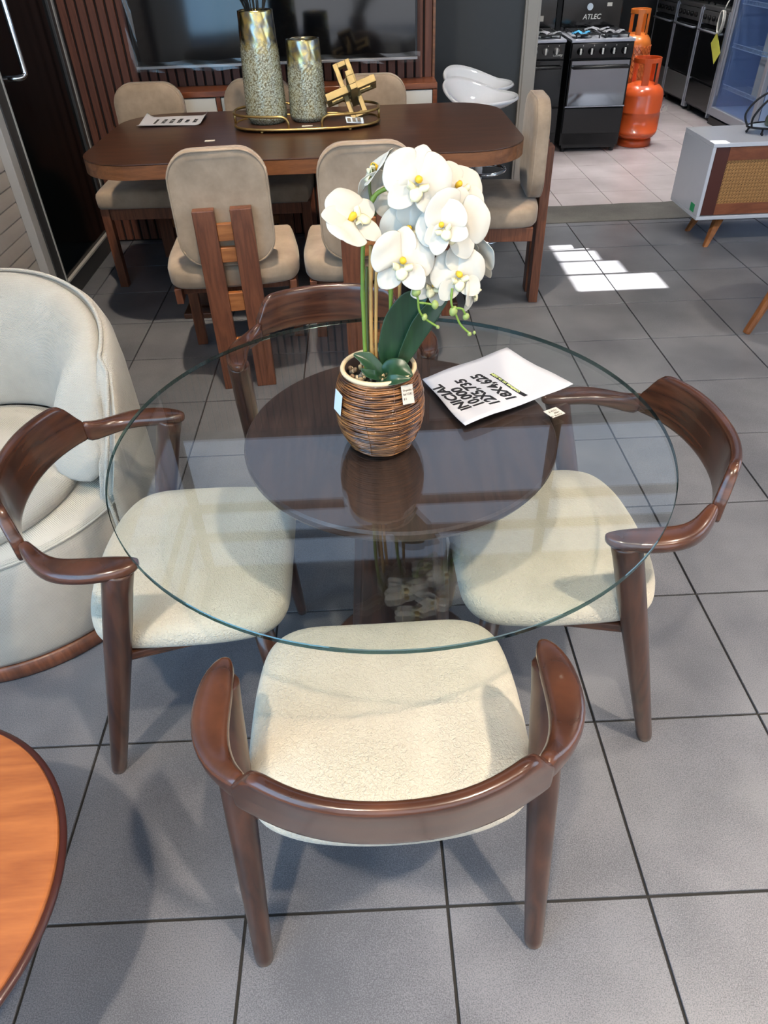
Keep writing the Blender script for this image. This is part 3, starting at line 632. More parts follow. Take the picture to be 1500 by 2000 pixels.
leaf([(.004, -.030, .148), (.012, -.055, .160), (.032, -.064, .166), (.056, -.062, .166)], [.006, .011, .010, .001], up=(0, -.7, .9), fold=.3)
# stems (world points, converted to the pot's frame)
def W2(p): return (p[0] - PX, p[1] - PY, p[2] - PZ)
def nodes_tube(path, r, mat, name, knots=7):
    P = catmull(path, 6); m = MB(); R = [r * (1.28 if (i % knots == 3) else 1.0) for i in range(len(P))]
    m.tube(P, R, 8); return m.obj(name, mat, oc, True)
nodes_tube([W2(p) for p in [(-.040, -.020, .893), (-.040, -.020, .98), (-.038, -.018, 1.08), (-.032, -.012, 1.15), (-.015, 0, 1.20), (.010, .0, 1.215)]], .0036, M_GSTEM, 'flower_stem')
nodes_tube([W2(p) for p in [(.006, .008, .893), (.008, .0, .98), (.012, -.006, 1.08), (.03, -.005, 1.16), (.06, 0, 1.21), (.10, 0, 1.20), (.13, -.01, 1.15), (.135, -.03, 1.09)]], .0034, M_GSTEM, 'flower_stem')
nodes_tube([W2(p) for p in [(-.028, -.014, .893), (-.027, -.014, 1.0), (-.022, -.012, 1.13)]], .0034, M_STAKE, 'bamboo_stake')
nodes_tube([W2(p) for p in [(-.021, -.012, .893), (-.019, -.012, .98), (-.014, -.012, 1.09)]], .003, M_STAKE, 'bamboo_stake')
nodes_tube([W2(p) for p in [(.022, .01, .893), (.024, .006, .98), (.026, .004, 1.10)]], .003, M_STAKE, 'bamboo_stake')
nodes_tube([W2(p) for p in [(-.032, -.006, .893), (-.034, -.004, .99), (-.030, 0, 1.09)]], .0026, M_TWIG, 'thin_stem')
nodes_tube([W2(p) for p in [(-.012, .012, 1.17), (-.018, .02, 1.19), (-.02, .02, 1.22), (-.012, .025, 1.245)]], .0026, M_TWIG, 'thin_stem', 50)
# flowers
def petal_mesh(L, Wd, cup, curl, base=.25, wav=.0, mat=M_PETAL):
    m = MB()
    def fn(u, v):
        x = u; w = (math.sin(PI * min(1, (x * .86 + .10))) ** .62) * (base + (1 - base) * min(1, x * 2.2)) * Wd
        if u > .985: w *= .35
        s = (v - .5) * 2
        return (s * w, x * L, cup * (s * s) * w * .6 - curl * (x * x) * L + wav * math.sin(x * 9 + s * 3) * w)
    m.grid(fn, 9, 8); return m.mesh('petal', mat, True)
pet_big = petal_mesh(.049, .033, -.28, .14, .12, .05)
pet_sep = petal_mesh(.048, .019, .15, .18, .35, .02)
lip_me = MB()
# three-lobed lip: two upturned side lobes and a tongue with a notched tip
for sg in (-1, 1):
    lip_me.grid(lambda u, v: (sg * (.003 + .0115 * u), -.004 - .010 * v + .003 * u, .003 + .009 * u * (1 - .5 * abs(v - .5)) + .004 * math.sin(PI * v)), 5, 5)
lip_me.grid(lambda u, v: ((v - .5) * (.008 + .010 * math.sin(PI * min(1, u * 1.05)) ** .8), -.006 - .020 * u, .004 + .010 * math.sin(PI * .5 * u) - .010 * u * u * .6 - .006 * (2 * v - 1) ** 2 * u), 6, 6)
lip_me = lip_me.mesh('flower', M_LIP, True)
col_me = MB().tube([(0, .003, .002), (0, .0025, .008), (0, .001, .013), (0, -.001, .0155)], [.0042, .005, .0052, .0028], 8).mesh('column', M_COLUMN, True)
FL = [  # world centre, facing direction, roll (deg), size
    ((.052, -.040, 1.232), (.15, -1, .42), -14, 1.22),
    ((-.006, .030, 1.232), (-.75, .1, .75), 30, 1.0),
    ((.118, -.010, 1.212), (.25, -.75, .75), 6, 1.05),
    ((-.050, -.045, 1.180), (.35, -.55, .85), 70, 1.18),
    ((.040, -.030, 1.158), (-.05, -1, .4), 10, 1.05),
    ((.110, -.050, 1.170), (.3, -1, .3), -24, 1.25),
    ((.026, -.070, 1.122), (.1, -1, .34), -8, 1.18),
    ((.117, -.060, 1.093), (.25, -1, .25), 4, 1.05),
    ((.078, -.050, 1.075), (.1, -1, .2), -22, .9),
    ((.148, -.010, 1.108), (.7, .45, .3), 10, 1.1),
    ((.145, -.045, 1.060), (.85, -.55, .1), 12, .8),
    ((.004, .040, 1.202), (-.2, .85, .4), 0, 1.05),
    ((.020, .020, 1.188), (.1, -.9, .45), 20, .8),
    ((.090, -.065, 1.172), (-.25, -1, .55), 30, .95),
]
oc_m = Matrix.Translation((PX, PY, PZ))
for c, d, roll, s in FL:
    f = link('flower', lip_me, oc, solid=.0012)
    z = Vector(d).normalized(); up = Vector((0, 0, 1)); x = up.cross(z).normalized(); y = z.cross(x)
    mw = Matrix((x, y, z)).transposed().to_4x4() @ Matrix.Rotation(math.radians(roll), 4, 'Z') @ Matrix.Diagonal((s * .93, s * .93, s * .93, 1)); mw.translation = Vector(W2(c))
    f.matrix_basis = mw
    for ang, me, zo, tl in ((64, pet_big, .0015, .18), (-64, pet_big, .0015, .18), (0, pet_sep, -.001, .10), (138, pet_sep, -.0012, .12), (-138, pet_sep, -.0012, .12)):
        p = link('petal', me, f, solid=.0011, sub=1)
        p.matrix_basis = Matrix.Translation((0, 0, zo)) @ Matrix.Rotation(math.radians(ang + random.uniform(-6, 6)), 4, 'Z') @ Matrix.Rotation(tl + random.uniform(-.16, .26), 4, 'X')
    link('column', col_me, f)
# bud sprays
def spray(path, buds):
    nodes_tube([W2(p) for p in path], .0019, M_GSTEM, 'bud_stalk', 50)
    for c, s in buds:
        b = MB().lathe([(.001, -1), (.5, -.8), (.9, -.3), (.95, .15), (.7, .65), (.3, .92), (.001, 1.05)], 10).obj('bud', M_BUD, oc, True)
        b.location = W2(c); b.scale = (s * .85, s * .85, s); b.rotation_euler = (random.uniform(-.6, .6), random.uniform(-.9, .9), 0)
spray([(.02, -.055, 1.105), (.040, -.075, 1.085), (.050, -.080, 1.068), (.053, -.082, 1.045), (.063, -.082, 1.030), (.083, -.084, 1.016)], [((.048, -.080, 1.075), .009), ((.062, -.081, 1.032), .0062), ((.084, -.084, 1.015), .004)])
spray([(.053, -.082, 1.058), (.066, -.082, 1.056), (.077, -.082, 1.053)], [((.079, -.081, 1.053), .0078)])
spray([(.108, -.070, 1.075), (.106, -.080, 1.055), (.112, -.082, 1.040), (.122, -.084, 1.018), (.138, -.086, 1.002)], [((.110, -.080, 1.040), .0090), ((.138, -.086, 1.001), .0048), ((.146, -.086, 1.003), .0034)])
spray([(.114, -.082, 1.046), (.124, -.084, 1.045), (.130, -.084, 1.034)], [((.131, -.083, 1.031), .0068)])
# price tags on the pot
def tagcard(a, z, w, h, mat, tilt, lift, roll, name='price_tag'):
    R = prs(z) + lift
    o = MB().box((0, 0, 0), (w, .0008, h)).obj(name, mat, oc, bevel=.0003, bseg=1)
    o.location = (R * math.cos(a), R * math.sin(a), z); o.rotation_euler = Euler((tilt, roll, a + PI / 2), 'XYZ'); return o
tg = tagcard(math.radians(-52), .136, .028, .034, M_STICK, -.42, .0065, .22)
for k, (s_, y_) in enumerate((('Orquidea 18', .006), ('Ref 12.8C', -.001), ('$ 5', -.009))):
    text('handwriting', s_, .0055, M_INKG, tg, (-.0115, -.0007, y_), (1, 0, 0), (0, 0, 1), .0, .1)
tagcard(math.radians(208), .112, .026, .044, M_STICKB, -.1, .006, .12)

# ------------------------------------------------------------------ price sheet and sticker on the glass
A = Vector((.083, .209, .753)); B = Vector((.295, .339, .753)); Cc = Vector((.405, .146, .753)); D = Vector((.153, .003, .753))
ps = empty('price_sheet', tuple((A + B + Cc + D) / 4)); tag(ps, 'white printed price sheet reading INICIAL beside the orchid pot', 'paper')
p0 = (A + B + Cc + D) / 4
def sheet(u, v):
    p = (A * (1 - v) + D * v) * (1 - u) + (B * (1 - v) + Cc * v) * u - p0
    lift = .007 * max(0, (v - .55) / .45) ** 2 * (1 - abs(u - .25)) + .003 * math.sin(u * 5 + v * 4) ** 2 + .012 * max(0, (u - .8) / .2) ** 2 * max(0, v - .5)
    return (p.x, p.y, .0008 + lift)
MB().grid(sheet, 16, 14).obj('sheet', M_PAPER, ps, True, solid=.0012)
rd = (A - D).normalized(); upd = (A - B).normalized()
def on(u, v, h=.0022): 
    p = Vector(sheet(u, v)); p.z += h; return p
def inv_sheet(q):
    u = v = .5
    for _ in range(6):
        p = (A * (1 - v) + D * v) * (1 - u) + (B * (1 - v) + Cc * v) * u
        du = (B * (1 - v) + Cc * v) - (A * (1 - v) + D * v); dv = (D - A) * (1 - u) + (Cc - B) * u
        e = q - p; det = du.x * dv.y - du.y * dv.x
        u += (e.x * dv.y - e.y * dv.x) / det; v += (du.x * e.y - du.y * e.x) / det
    return max(0, min(1, u)), max(0, min(1, v))
rd = (B - Cc).normalized(); upd = Vector((rd.y * -1, rd.x, 0)) * 1.0
def settle(o, h):
    for vt in o.data.vertices:
        w = o.matrix_basis @ vt.co; uu, vv = inv_sheet(w + p0); vt.co.z += sheet(uu, vv)[2] + h + vt.co.z - w.z
for s_, (wx, wy) in zip(('INICIAL', '10,000', '12X5,735', '18X4,625'), [(0.1671, 0.0694), (0.1963, 0.0771), (0.2404, 0.0838), (0.2786, 0.1036)]):
    o = text('print', s_, .0345, M_INK, ps, Vector((wx, wy, .76)) - p0 - upd * (.011 if s_[0] == 'I' else .012 if s_ == '10,000' else 0), rd, upd, .0011, .12); settle(o, .0012)
bs0 = Vector((0.3014, 0.1144, 0.755)); bl = MB()
bl.grid(lambda a_, b_: tuple(bs0 + rd * (.118 * b_) + upd * (.0105 * a_)), 1, 12)
for i, v_ in enumerate(bl.v):
    uu, vv = inv_sheet(Vector(v_)); w = Vector(v_) - p0; bl.v[i] = (w.x, w.y, sheet(uu, vv)[2] + .0012)
bl.obj('black_bar', M_INK, ps)
o = text('print', 'COMPRAR YO YA OZEN', .0088, M_YEL, ps, bs0 + rd * .022 + upd * .002 - p0 + Vector((0, 0, .01)), rd, upd, .0002, 0); settle(o, .0016)
st = MB().box((0, 0, 0), (.034, .030, .0006)).obj('price_sticker', M_STICK, None, bevel=.004); st.location = (.344, .050, .7525); st.rotation_euler = (0, 0, math.radians(28))
tag(st, 'small white handwritten price sticker on the glass near the right chair', 'sticker')
for k, s_ in enumerate(('COME 18', '1950', '12X3 5')):
    text('handwriting', s_, .007, M_INKG, st, (.011, -.009 + k * .0085, .0006), (-1, 0, 0), (0, -1, 0), 0, .1)

# ------------------------------------------------------------------ long dining table and what stands on it
DZ = .80
dt = empty('dining_table', (-.285, 2.59, 0)); tag(dt, 'long dark brown dining table with rounded corners', 'table')
ox, oy = -.285, 2.59
ol = rrect(-.985, .985, -.545, .545, .26, 12)
sq = [(x * (1.0), y) for x, y in ol]
MB().prism(sq, DZ - .006, DZ).obj('table_top', M_DTOP, dt, bevel=.002)
mb = MB(); inn = [(x * .985, y * .975) for x, y in sq]
mb.loft([[(x, y, DZ - .062) for x, y in inn], [(x, y, DZ - .062) for x, y in sq], [(x, y, DZ - .006) for x, y in sq], [(x, y, DZ - .006) for x, y in inn]], cap=False); mb.obj('edge_band', M_EDGE, dt)
MB().prism(inn, DZ - .058, DZ - .008).obj('core', M_DTOP, dt)
for sx in (-.585, .60):
    MB().bx(sx - .05, sx + .05, -.22, .22, .03, DZ - .06).obj('pedestal', M_DTOP, dt, bevel=.01)
    MB().bx(sx - .12, sx + .12, -.30, .30, 0, .03).obj('foot', M_DTOP, dt, bevel=.006)

# oval brass tray
tcx, tcy = -.290, 2.70
tr = empty('brass_tray', (tcx, tcy, DZ)); tag(tr, 'oval brass tray with open gallery rail and bead feet', 'tray')
ta, tb = .352, .182
def oval(a, b, z, n=80, p=2.6):
    r = []
    for k in range(n):
        t = 2 * PI * k / n; ca, sa = math.cos(t), math.sin(t)
        r.append((a * math.copysign(abs(ca) ** (2 / p), ca), b * math.copysign(abs(sa) ** (2 / p), sa), z))
    return r
MB().loft([oval(ta - .004, tb - .004, .012), oval(ta - .004, tb - .004, .016)]).obj('tray_base', M_DTOP, tr)
MB().tube(oval(ta, tb, .016), .006, 8, loop=True).obj('lower_rail', M_GOLD, tr, True)
ov = oval(ta, tb, .07, 160)
def gallery(i0, i1):
    pts = [ov[i % 160] for i in range(i0, i1 + 1)]
    def drop(p, sgn):  # quarter-round down to the base rail
        return [(p[0] + sgn * .045 * math.sin(a), p[1], .07 - .045 * (1 - math.cos(a))) for a in (0, .4, .8, 1.2, PI / 2)] + [(p[0] + sgn * .045, p[1], .016)]
    return pts
front_gap = .12
L = [i for i in range(160)]
seg_r = [p for p in (ov[(i - 80) % 160] for i in range(160))]  # starts at x=-a, runs along the front
# right-hand gallery and left-hand gallery end on the long sides in rounded drops
def side_gallery(sgn):
    pts = [p for p in ov if sgn * p[0] > front_gap]
    pts.sort(key=lambda p: math.atan2(p[1], sgn * p[0]))
    a, b = pts[0], pts[-1]
    drop = lambda p: [(p[0] - sgn * .05, p[1], .018), (p[0] - sgn * .05, p[1], .045), (p[0] - sgn * .042, p[1], .060), (p[0] - sgn * .025, p[1], .069)]
    path = drop(a) + pts + drop(b)[::-1]
    MB().tube(path, .006, 8).obj('gallery_rail', M_GOLD, tr, True)
    MB().tube([(sgn * ta, 0, .016), (sgn * ta, 0, .07)], .006, 8).obj('rail_post', M_GOLD, tr, True)
side_gallery(-1); side_gallery(1)
for sx in (-.21, .21):
    for sy in (-.155, .155):
        MB().lathe([(.001, 0), (.007, .002), (.009, .006), (.007, .010), (.001, .012)], 12, c=(sx, sy, 0)).obj('bead_foot', M_GOLD, tr, True)
# vases with a raised dimple pattern
def vase(name, x, y, h, rb, rt, label):
    t = empty(name, (x, y, DZ + .0162)); tag(t, label, 'vase')
    def R(z):
        u = z / h; base = rb + (rt - rb) * u ** 1.15
        if u < .07: base *= (.80 + .20 * math.sin(PI / 2 * u / .07))
        return base
    nz = int(h / .0052); nk = 96; rings = []
    for i in range(nz + 1):
        z = h * i / nz; u = z / h; amp = .0022 * max(0.0, min(1.0, (.74 + .06 * math.sin(3) - u) * 9)) * (1 if u > .03 else 0)
        ring_ = []
        for k in range(nk):
            a = 2 * PI * k / nk
            w = math.sin(z / .0155 * 2 * PI) * math.sin(24 * a + 1.6 * math.sin(z * 60) + z * 30)
            rr = R(z) + amp * w + (.0012 * math.sin(7 * a + 40 * z) * math.sin(50 * z + 3 * a) if u > .7 else 0)
            ring_.append((rr * math.cos(a), rr * math.sin(a), z))
        rings.append(ring_)
    for rr, z in ((rt - .006, h + .002), (rt - .010, h - .004), (rt - .010, h - .10)): rings.append([(rr * math.cos(2 * PI * k / nk), rr * math.sin(2 * PI * k / nk), z) for k in range(nk)])
    MB().loft(rings).obj('body', M_VASE, t, True)
    return t
v1 = vase('tall_vase', -.487, 2.725, .450, .100, .080, 'taller crackled gold and sage vase holding dark dried stems')
random.seed(11)
for k in range(26):
    a = random.uniform(0, 2 * PI); l = random.uniform(.25, .5); sp = random.uniform(.04, .20)
    bx_, by_ = .04 * math.cos(a), .04 * math.sin(a)
    P = catmull([(bx_ * .3, by_ * .3, .2), (bx_, by_, .44), (bx_ + sp * .5 * math.cos(a), by_ + sp * .5 * math.sin(a), .44 + l * .5), (bx_ + sp * math.cos(a), by_ + sp * math.sin(a), .44 + l)], 4)
    m = MB(); m.tube(P, [.0028] * (len(P) - 3) + [.004, .005, .002], 5)
    for j in range(5, len(P) - 1):
        for s in (-1, 1):
            q = P[j]; d = Vector((random.uniform(-1, 1), random.uniform(-1, 1), random.uniform(.3, 1))).normalized() * .03
            m.tube([q, q + d * .5, q + d], [.001, .003, .0008], 4)
    m.obj('dried_stem', M_TWIGD, v1, True)
vase('short_vase', -.283, 2.735, .335, .091, .078, 'shorter crackled gold and sage vase in the brass tray')
# knotted brass sculpture: three interlocked rectangular loops
kn = empty('knot_sculpture', (-.072, 2.70, DZ + .0165)); tag(kn, 'hammered brass sculpture of three interlocked rectangular loops', 'sculpture')
def loop_frame(l, w, d, th, rot, c):
    m = MB()
    for s in (-1, 1):
        m.box(rot @ Vector((s * (w - th) / 2, 0, 0)) + Vector(c), (th, d, l), rot)
        m.box(rot @ Vector((0, 0, s * (l - th) / 2)) + Vector(c), (w - 2 * th, d, th), rot)
    return m
KR = Matrix.Rotation(math.radians(8), 3, 'Z') @ Matrix.Rotation(math.radians(-17), 3, 'Y') @ Matrix.Rotation(math.radians(-30), 3, 'X')
loops = [Matrix.Identity(3), Matrix(((0, 0, 1), (1, 0, 0), (0, 1, 0))), Matrix(((0, 1, 0), (0, 0, 1), (1, 0, 0)))]
for off, Rl, ln in ((Vector((0, .010, 0)), loops[0], .255), (Vector((0, 0, -.008)), loops[1], .25), (Vector((.010, 0, 0)), loops[2], .215)):
    loop_frame(ln, .084, .033, .023, KR @ Rl, tuple(KR @ off + Vector((0, 0, .128)))).obj('loop', M_GOLDH, kn, bevel=.002)
tgk = MB().box((.015, -.085, .012), (.085, .05, .0012), Euler((.35, .1, .15)).to_matrix()).obj('price_tag', M_STICKB, kn)
for k in range(3): MB().box((-.012 + k * .024, -.0895 - .002, .0135 + .001), (.016, .03, .0008), Euler((.35, .1, .15)).to_matrix()).obj('print', M_INKG, kn)
# sheet, stickers on the dining table
s2 = empty('price_sheet', (-.985, 2.91, DZ)); tag(s2, 'curled white price sheet lying on the dark dining table', 'paper')
def sheet2(u, v):
    x = -.165 + .33 * u; y = -.125 + .25 * v
    e1 = max(0, (u - .86) / .14) ** 2; e0 = max(0, (.22 - v) / .22) ** 2 * (1 - u) * .8; e2_ = max(0, (.12 - u) / .12) ** 2 * v
    return (x - .01 * e1, y, .0015 + .022 * e1 * (.5 + .5 * v) + .012 * e0 + .022 * e2_)
MB().grid(sheet2, 22, 14).obj('sheet', M_PAPER, s2, True, solid=.0012)
for k, s_ in enumerate(('INICIAL', '14,500', '12X8,960', '18X7,100', '24X5,970')):
    text('print', s_, .026, M_INK, s2, (.100 - k * .040, -.060, .004), (0, 1, 0), (1, 0, 0), .0006, 0)
MB().bx(-.100, -.088, -.06, .05, .0032, .0038).obj('black_bar', M_INK, s2)
st2 = MB().box((0, 0, 0), (.045, .028, .001), Euler((.0, .0, .1)).to_matrix()).obj('price_sticker', M_STICK); st2.location = (-.731, 2.435, DZ + .0008); tag(st2, 'tiny white sticker on the dark dining table front', 'sticker')
st3 = MB().box((0, 0, 0), (.05, .022, .001)).obj('price_sticker', M_STICK); st3.location = (-.285, 2.59, DZ + .0172); tag(st3, 'tiny white sticker in front of the short vase on the brass tray', 'sticker')

# ------------------------------------------------------------------ taupe dining chairs
def make_dining_chair():
    t = empty('dining_chair')
    half_front = .262
    ol = [(-.255, .515), (-.225, .535), (0, .540), (.225, .535), (.255, .515), (.265, .40), (.272, .25), (.262, .13), (.225, .075), (.13, .052), (0, .047), (-.13, .052), (-.225, .075), (-.262, .13), (-.272, .25), (-.265, .40)]
    ol = [(p.x, p.y) for p in catmull([(x, y, 0) for x, y in ol], 3, True)]
    m = MB(); cushion(m, ol, [(.06, .428), (.012, .430), (.002, .442), (0, .465), (0, .490), (.006, .507), (.020, .517), (.05, .521), (.14, .524)], center=(0, .30)); m.obj('seat', M_SUEDE, t, True)
    # rounded back pad with piping
    pl = rrect(-.186, .186, .520, .940, .105, 8)
    def slab(y, ins): 
        cx, cz = 0, .73
        return [(x * (1 - ins / .186), y, cz + (z - cz) * (1 - ins / .21)) for x, z in pl]
    m = MB(); m.loft([slab(.052, .03), slab(.047, .010), slab(.052, .0), slab(.075, 0), slab(.098, .001), slab(.110, .010), slab(.116, .04)])
    pad = m.obj('back_pad', M_SUEDE, t, True)
    for y in (.049, .100): MB().tube(slab(y, .004), .0042, 6, loop=True).obj('piping', M_SUEDE, pad, True)
    for s in (-1, 1):
        MB().bx(s * .070 - .041, s * .070 + .041, 0.0, .046, 0, .745).obj('back_slat', M_CHAIRW, t, bevel=.003)
        MB().box((s * .235, .485, .215), (.046, .046, .43)).obj('front_leg', M_CHAIRW, t, bevel=.003)
        MB().bx(s * .235 - .014, s * .235 + .014, .085, .462, .365, .428).obj('side_rail', M_CHAIRW, t, bevel=.002)
    for z, h in ((.660, .062), (.575, .056), (.385, .075), (.20, .05)):
        MB().bx(-.029, .029, .010, .036, z - h / 2, z + h / 2).obj('rung', M_RUNG, t, bevel=.002)
    MB().bx(-.212, .212, .472, .498, .365, .428).obj('front_rail', M_CHAIRW, t, bevel=.002)
    MB().bx(-.22, .22, .135, .16, .385, .432).obj('back_rail', M_CHAIRW, t, bevel=.002)
    return t
dc0 = make_dining_chair(); GD = 'taupe dining chairs at the long table'
def placed(o, x, y, rz, label): o.location = (x, y, 0); o.rotation_euler = (0, 0, math.radians(rz)); tag(o, label, 'chair', GD)
placed(dc0, -.562, 1.553, 6.0, 'left taupe dining chair with twin back slats on the near side of the long table')
placed(copy_tree(dc0), -.015, 1.560, 1.5, 'taupe dining chair directly behind the orchid blooms, near side of the long table')
placed(copy_tree(dc0), -1.165, 3.262, 178, 'taupe dining chair in the far left corner behind the curled price sheet')
placed(copy_tree(dc0), -.575, 3.262, 180, 'taupe dining chair behind the tall vase on the far side')
placed(copy_tree(dc0), .040, 3.262, 180, 'taupe dining chair behind the brass knot sculpture on the far side')
placed(copy_tree(dc0), .862, 2.43, 87, 'taupe dining chair at the right end of the long table, seen from the side')

# ------------------------------------------------------------------ television, console
tv = empty('television', (-.48, 3.47, .965)); tag(tv, 'large black flat television still in its plastic wrap on the slat wall', 'television')
MB().bx(-.785, .785, -.025, .05, 0, .90).obj('body', M_BLACK, tv, bevel=.006)
MB().bx(-.772, .772, -.0275, -.0245, .018, .888).obj('screen', M_SCREEN, tv)
MB().bx(-.785, .785, -.029, -.0235, 0, .014).obj('bottom_bezel', M_STEEL, tv, bevel=.002)
random.seed(3)
def crinkle(u, v): return (-.80 + 1.60 * u, -.032 - .0025 * math.sin(u * 37 + v * 5) * math.sin(u * 13), -.014 + .05 * v + .004 * math.sin(u * 40))
MB().grid(crinkle, 90, 5).obj('plastic_wrap', M_WRAP, tv, True)
def crinkle2(u, v): return (-.80 + .05 * v, -.033 - .003 * math.sin(u * 17 + v * 6), -.01 + .9 * u)
MB().grid(crinkle2, 60, 6).obj('plastic_wrap', M_WRAP, tv, True)
for k in range(3): MB().bx(-.55 + k * .5, -.50 + k * .5, .05, .078, .2, .6).obj('wall_mount', M_BLACK, tv)
con = empty('tv_console', (-.42, 3.38, .58)); tag(con, 'floating reddish wood console with white drawers under the television', 'cabinet')
MB().bx(-.84, .83, -.04, .165, .255, .285).obj('top_panel', M_CONSOLE, con, bevel=.003)
MB().bx(-.84, .83, -.02, .165, 0, .025).obj('bottom_panel', M_CONSOLE, con, bevel=.003)
for x in (-.84, -.415, .01, .40, .805): MB().bx(x, x + .025, -.035, .165, .025, .255).obj('divider', M_CONSOLE, con, bevel=.002)
for x0, x1 in ((-.812, -.418), (-.387, .007), (.038, .397), (.428, .802)):
    d = MB().bx(x0, x1, -.033, -.013, .03, .25).obj('drawer', M_WHITEM, con, bevel=.002)
    MB().tube([((x0 + x1) / 2 - .2 * (1 if x1 < .1 else 0), -.033, .14), ((x0 + x1) / 2 - .2 * (1 if x1 < .1 else 0), -.053, .14)], [.006, .011], 10).obj('knob', M_STEEL, d, True)
MB().bx(-.82, .81, .14, .16, .02, .26).obj('back_panel', M_SLATBACK, con)

# ------------------------------------------------------------------ bar stools
def make_stool():
    t = empty('bar_stool')
    MB().lathe([(.001, 0), (.185, 0), (.19, .004), (.185, .010), (.12, .020), (.05, .032), (.032, .05), (.030, .09), (.001, .09)], 48).obj('base', M_CHROME, t, True)
    MB().lathe([(.026, .08), (.026, .42), (.034, .43), (.034, .64), (.001, .65)], 24).obj('column', M_SHELL, t, True)
    MB().lathe([(.02, .63), (.06, .69), (.10, .712), (.001, .716)], 24).obj('seat_plate', M_CHROME, t, True)
    ringp = [(.125 * math.cos(a), -.06 + .10 * math.sin(a), .40) for a in [2 * PI * k / 40 for k in range(40)]]
    MB().tube(ringp, .010, 8, loop=True).obj('foot_ring', M_CHROME, t, True)
    def shell(u, v):
        a = 2 * PI * v; rr = u
        back = max(0, math.sin(a)) ** 1.5
        rim = .062 + .085 * back
        rx = .215 + .01 * back; ry = .19 + .02 * back
        z = .715 + rim * rr ** 2.6
        fl_ = 1 + .06 * rr ** 3
        return (rx * rr * fl_ * math.cos(a), ry * rr * fl_ * math.sin(a), z)
    m = MB(); n1, n2 = 14, 56
    rings = [[shell(max(.02, i / n1), k / n2) for k in range(n2)] for i in range(n1 + 1)]
    m.loft(rings, cap=False); m.add([rings[0][k] for k in range(n2)], [tuple(range(n2))[::-1]])
    m.obj('shell_seat', M_SHELL, t, True, solid=.014)
    return t
bs = make_stool(); bs.location = (.670, 3.38, 0); bs.rotation_euler = (0, 0, math.radians(52)); tag(bs, 'white shell bar stool nearer the long table corner', 'stool', 'white shell bar stools')
b2 = copy_tree(bs); b2.location = (.715, 3.80, 0); b2.rotation_euler = (0, 0, math.radians(48)); tag(b2, 'white shell bar stool further back against the charcoal wall', 'stool', 'white shell bar stools')

# ------------------------------------------------------------------ appliances in the next room
def stove(name, label, w=.50, style=0):
    t = empty(name); tag(t, label, 'stove', 'cooking stoves in the appliance room')
    hw = w / 2
    MB().bx(-hw, hw, .02, .56, .05, .80).obj('body', M_BLACK, t, bevel=.004)
    MB().bx(-hw, hw, -.012, .57, .795, .815).obj('cooktop', M_SILVER, t, bevel=.004)
    MB().bx(-hw + .005, hw - .005, -.012, .03, .685, .793).obj('control_panel', M_BLACKG, t, bevel=.005)
    d = MB().bx(-hw + .005, hw - .005, -.015, .02, .345, .68).obj('oven_door', M_BLACKG, t, bevel=.006)
    MB().bx(-hw + .02, hw - .02, -.018, -.014, .355, .672).obj('door_glass', M_OVENGLASS if style == 1 else M_SCREEN, d)
    if style == 1:
        MB().bx(-hw + .005, hw - .005, -.019, -.014, .345, .353).obj('trim', M_SILVER, d)
    MB().tube([(-hw + .03, -.018, .63), (-hw + .03, -.045, .63), (hw - .03, -.045, .63), (hw - .03, -.018, .63)], .012, 8).obj('handle', M_BLACK, d, True)
    MB().bx(-hw + .005, hw - .005, -.006, .02, .145, .335).obj('drawer', M_BLACK, t, bevel=.005)
    MB().bx(-hw + .02, hw - .02, .02, .54, .03, .14).obj('plinth', M_BLACK, t)
    for sx in (-1, 1):
        for sy in (.05, .52): MB().lathe([(.02, 0), (.02, .035), (.001, .035)], 10, c=(sx * (hw - .04), sy, 0)).obj('foot', M_BLACK, t)
    for k in range(5):
        x = -hw + .075 + k * (w - .15) / 4
        kn_ = MB().lathe([(.026, 0), (.026, .004), (.020, .010), (.018, .022), (.001, .023)], 20).obj('knob', M_STEEL if style == 0 else M_BLACKG, t, True)
        kn_.location = (x, -.012, .738); kn_.rotation_euler = (PI / 2, 0, 0)
        g_ = MB().bx(-.0065, .0065, -.021, .021, .021, .028).obj('grip', M_WHITEM, kn_, bevel=.002)
        text('mark', '0', .014, M_WHITEM, t, (x + .016, -.0125, .770), (1, 0, 0), (0, 0, 1))
    for k in range(4):
        cx, cy = (-.11 if k % 2 == 0 else .11), (.14 if k < 2 else .40)
        MB().lathe([(.045, 0), (.045, .012), (.03, .018), (.001, .018)], 20, c=(cx, cy, .815)).obj('burner', M_STEEL, t, True)
    for sx in (-1, 1):
        gr = MB()
        for dx in (-.09, 0, .09): gr.box((sx * .115 + dx, .27, .842), (.010, .46, .010))
        for dy in (.05, .14, .27, .40, .49): gr.box((sx * .115, dy, .842), (.20, .010, .010))
        for dx in (-.09, .09):
            for dy in (.05, .49): gr.box((sx * .115 + dx, dy, .829), (.010, .010, .028))
        gr.obj('grate', M_BLACK, t, bevel=.002)
    MB().bx(-hw, hw, .545, .565, .815, 1.22).obj('back_lid', M_BLACKG, t, bevel=.008)
    return t
s1 = stove('gas_stove', 'black gas stove with mirrored oven door beside the orange cylinders', .50, 1); s1.location = (1.925, 5.40, 0); s1.rotation_euler = (0, 0, math.radians(-3))
text('logo', 'ATLEC', .05, M_WHITEM, s1, (-.07, .543, .90), (1, 0, 0), (0, 0, 1), .001, .15)
MB().lathe([(.001, 0), (.025, 0), (.025, .003), (.001, .003)], 16).obj('sticker', M_STICKB, s1).matrix_basis = Matrix.Translation((-.02, .545, .985)) @ Matrix.Rotation(PI / 2, 4, 'X')
MB().bx(.12, .16, .540, .544, .985, 1.01).obj('sticker', M_STICK, s1)
random.seed(9)
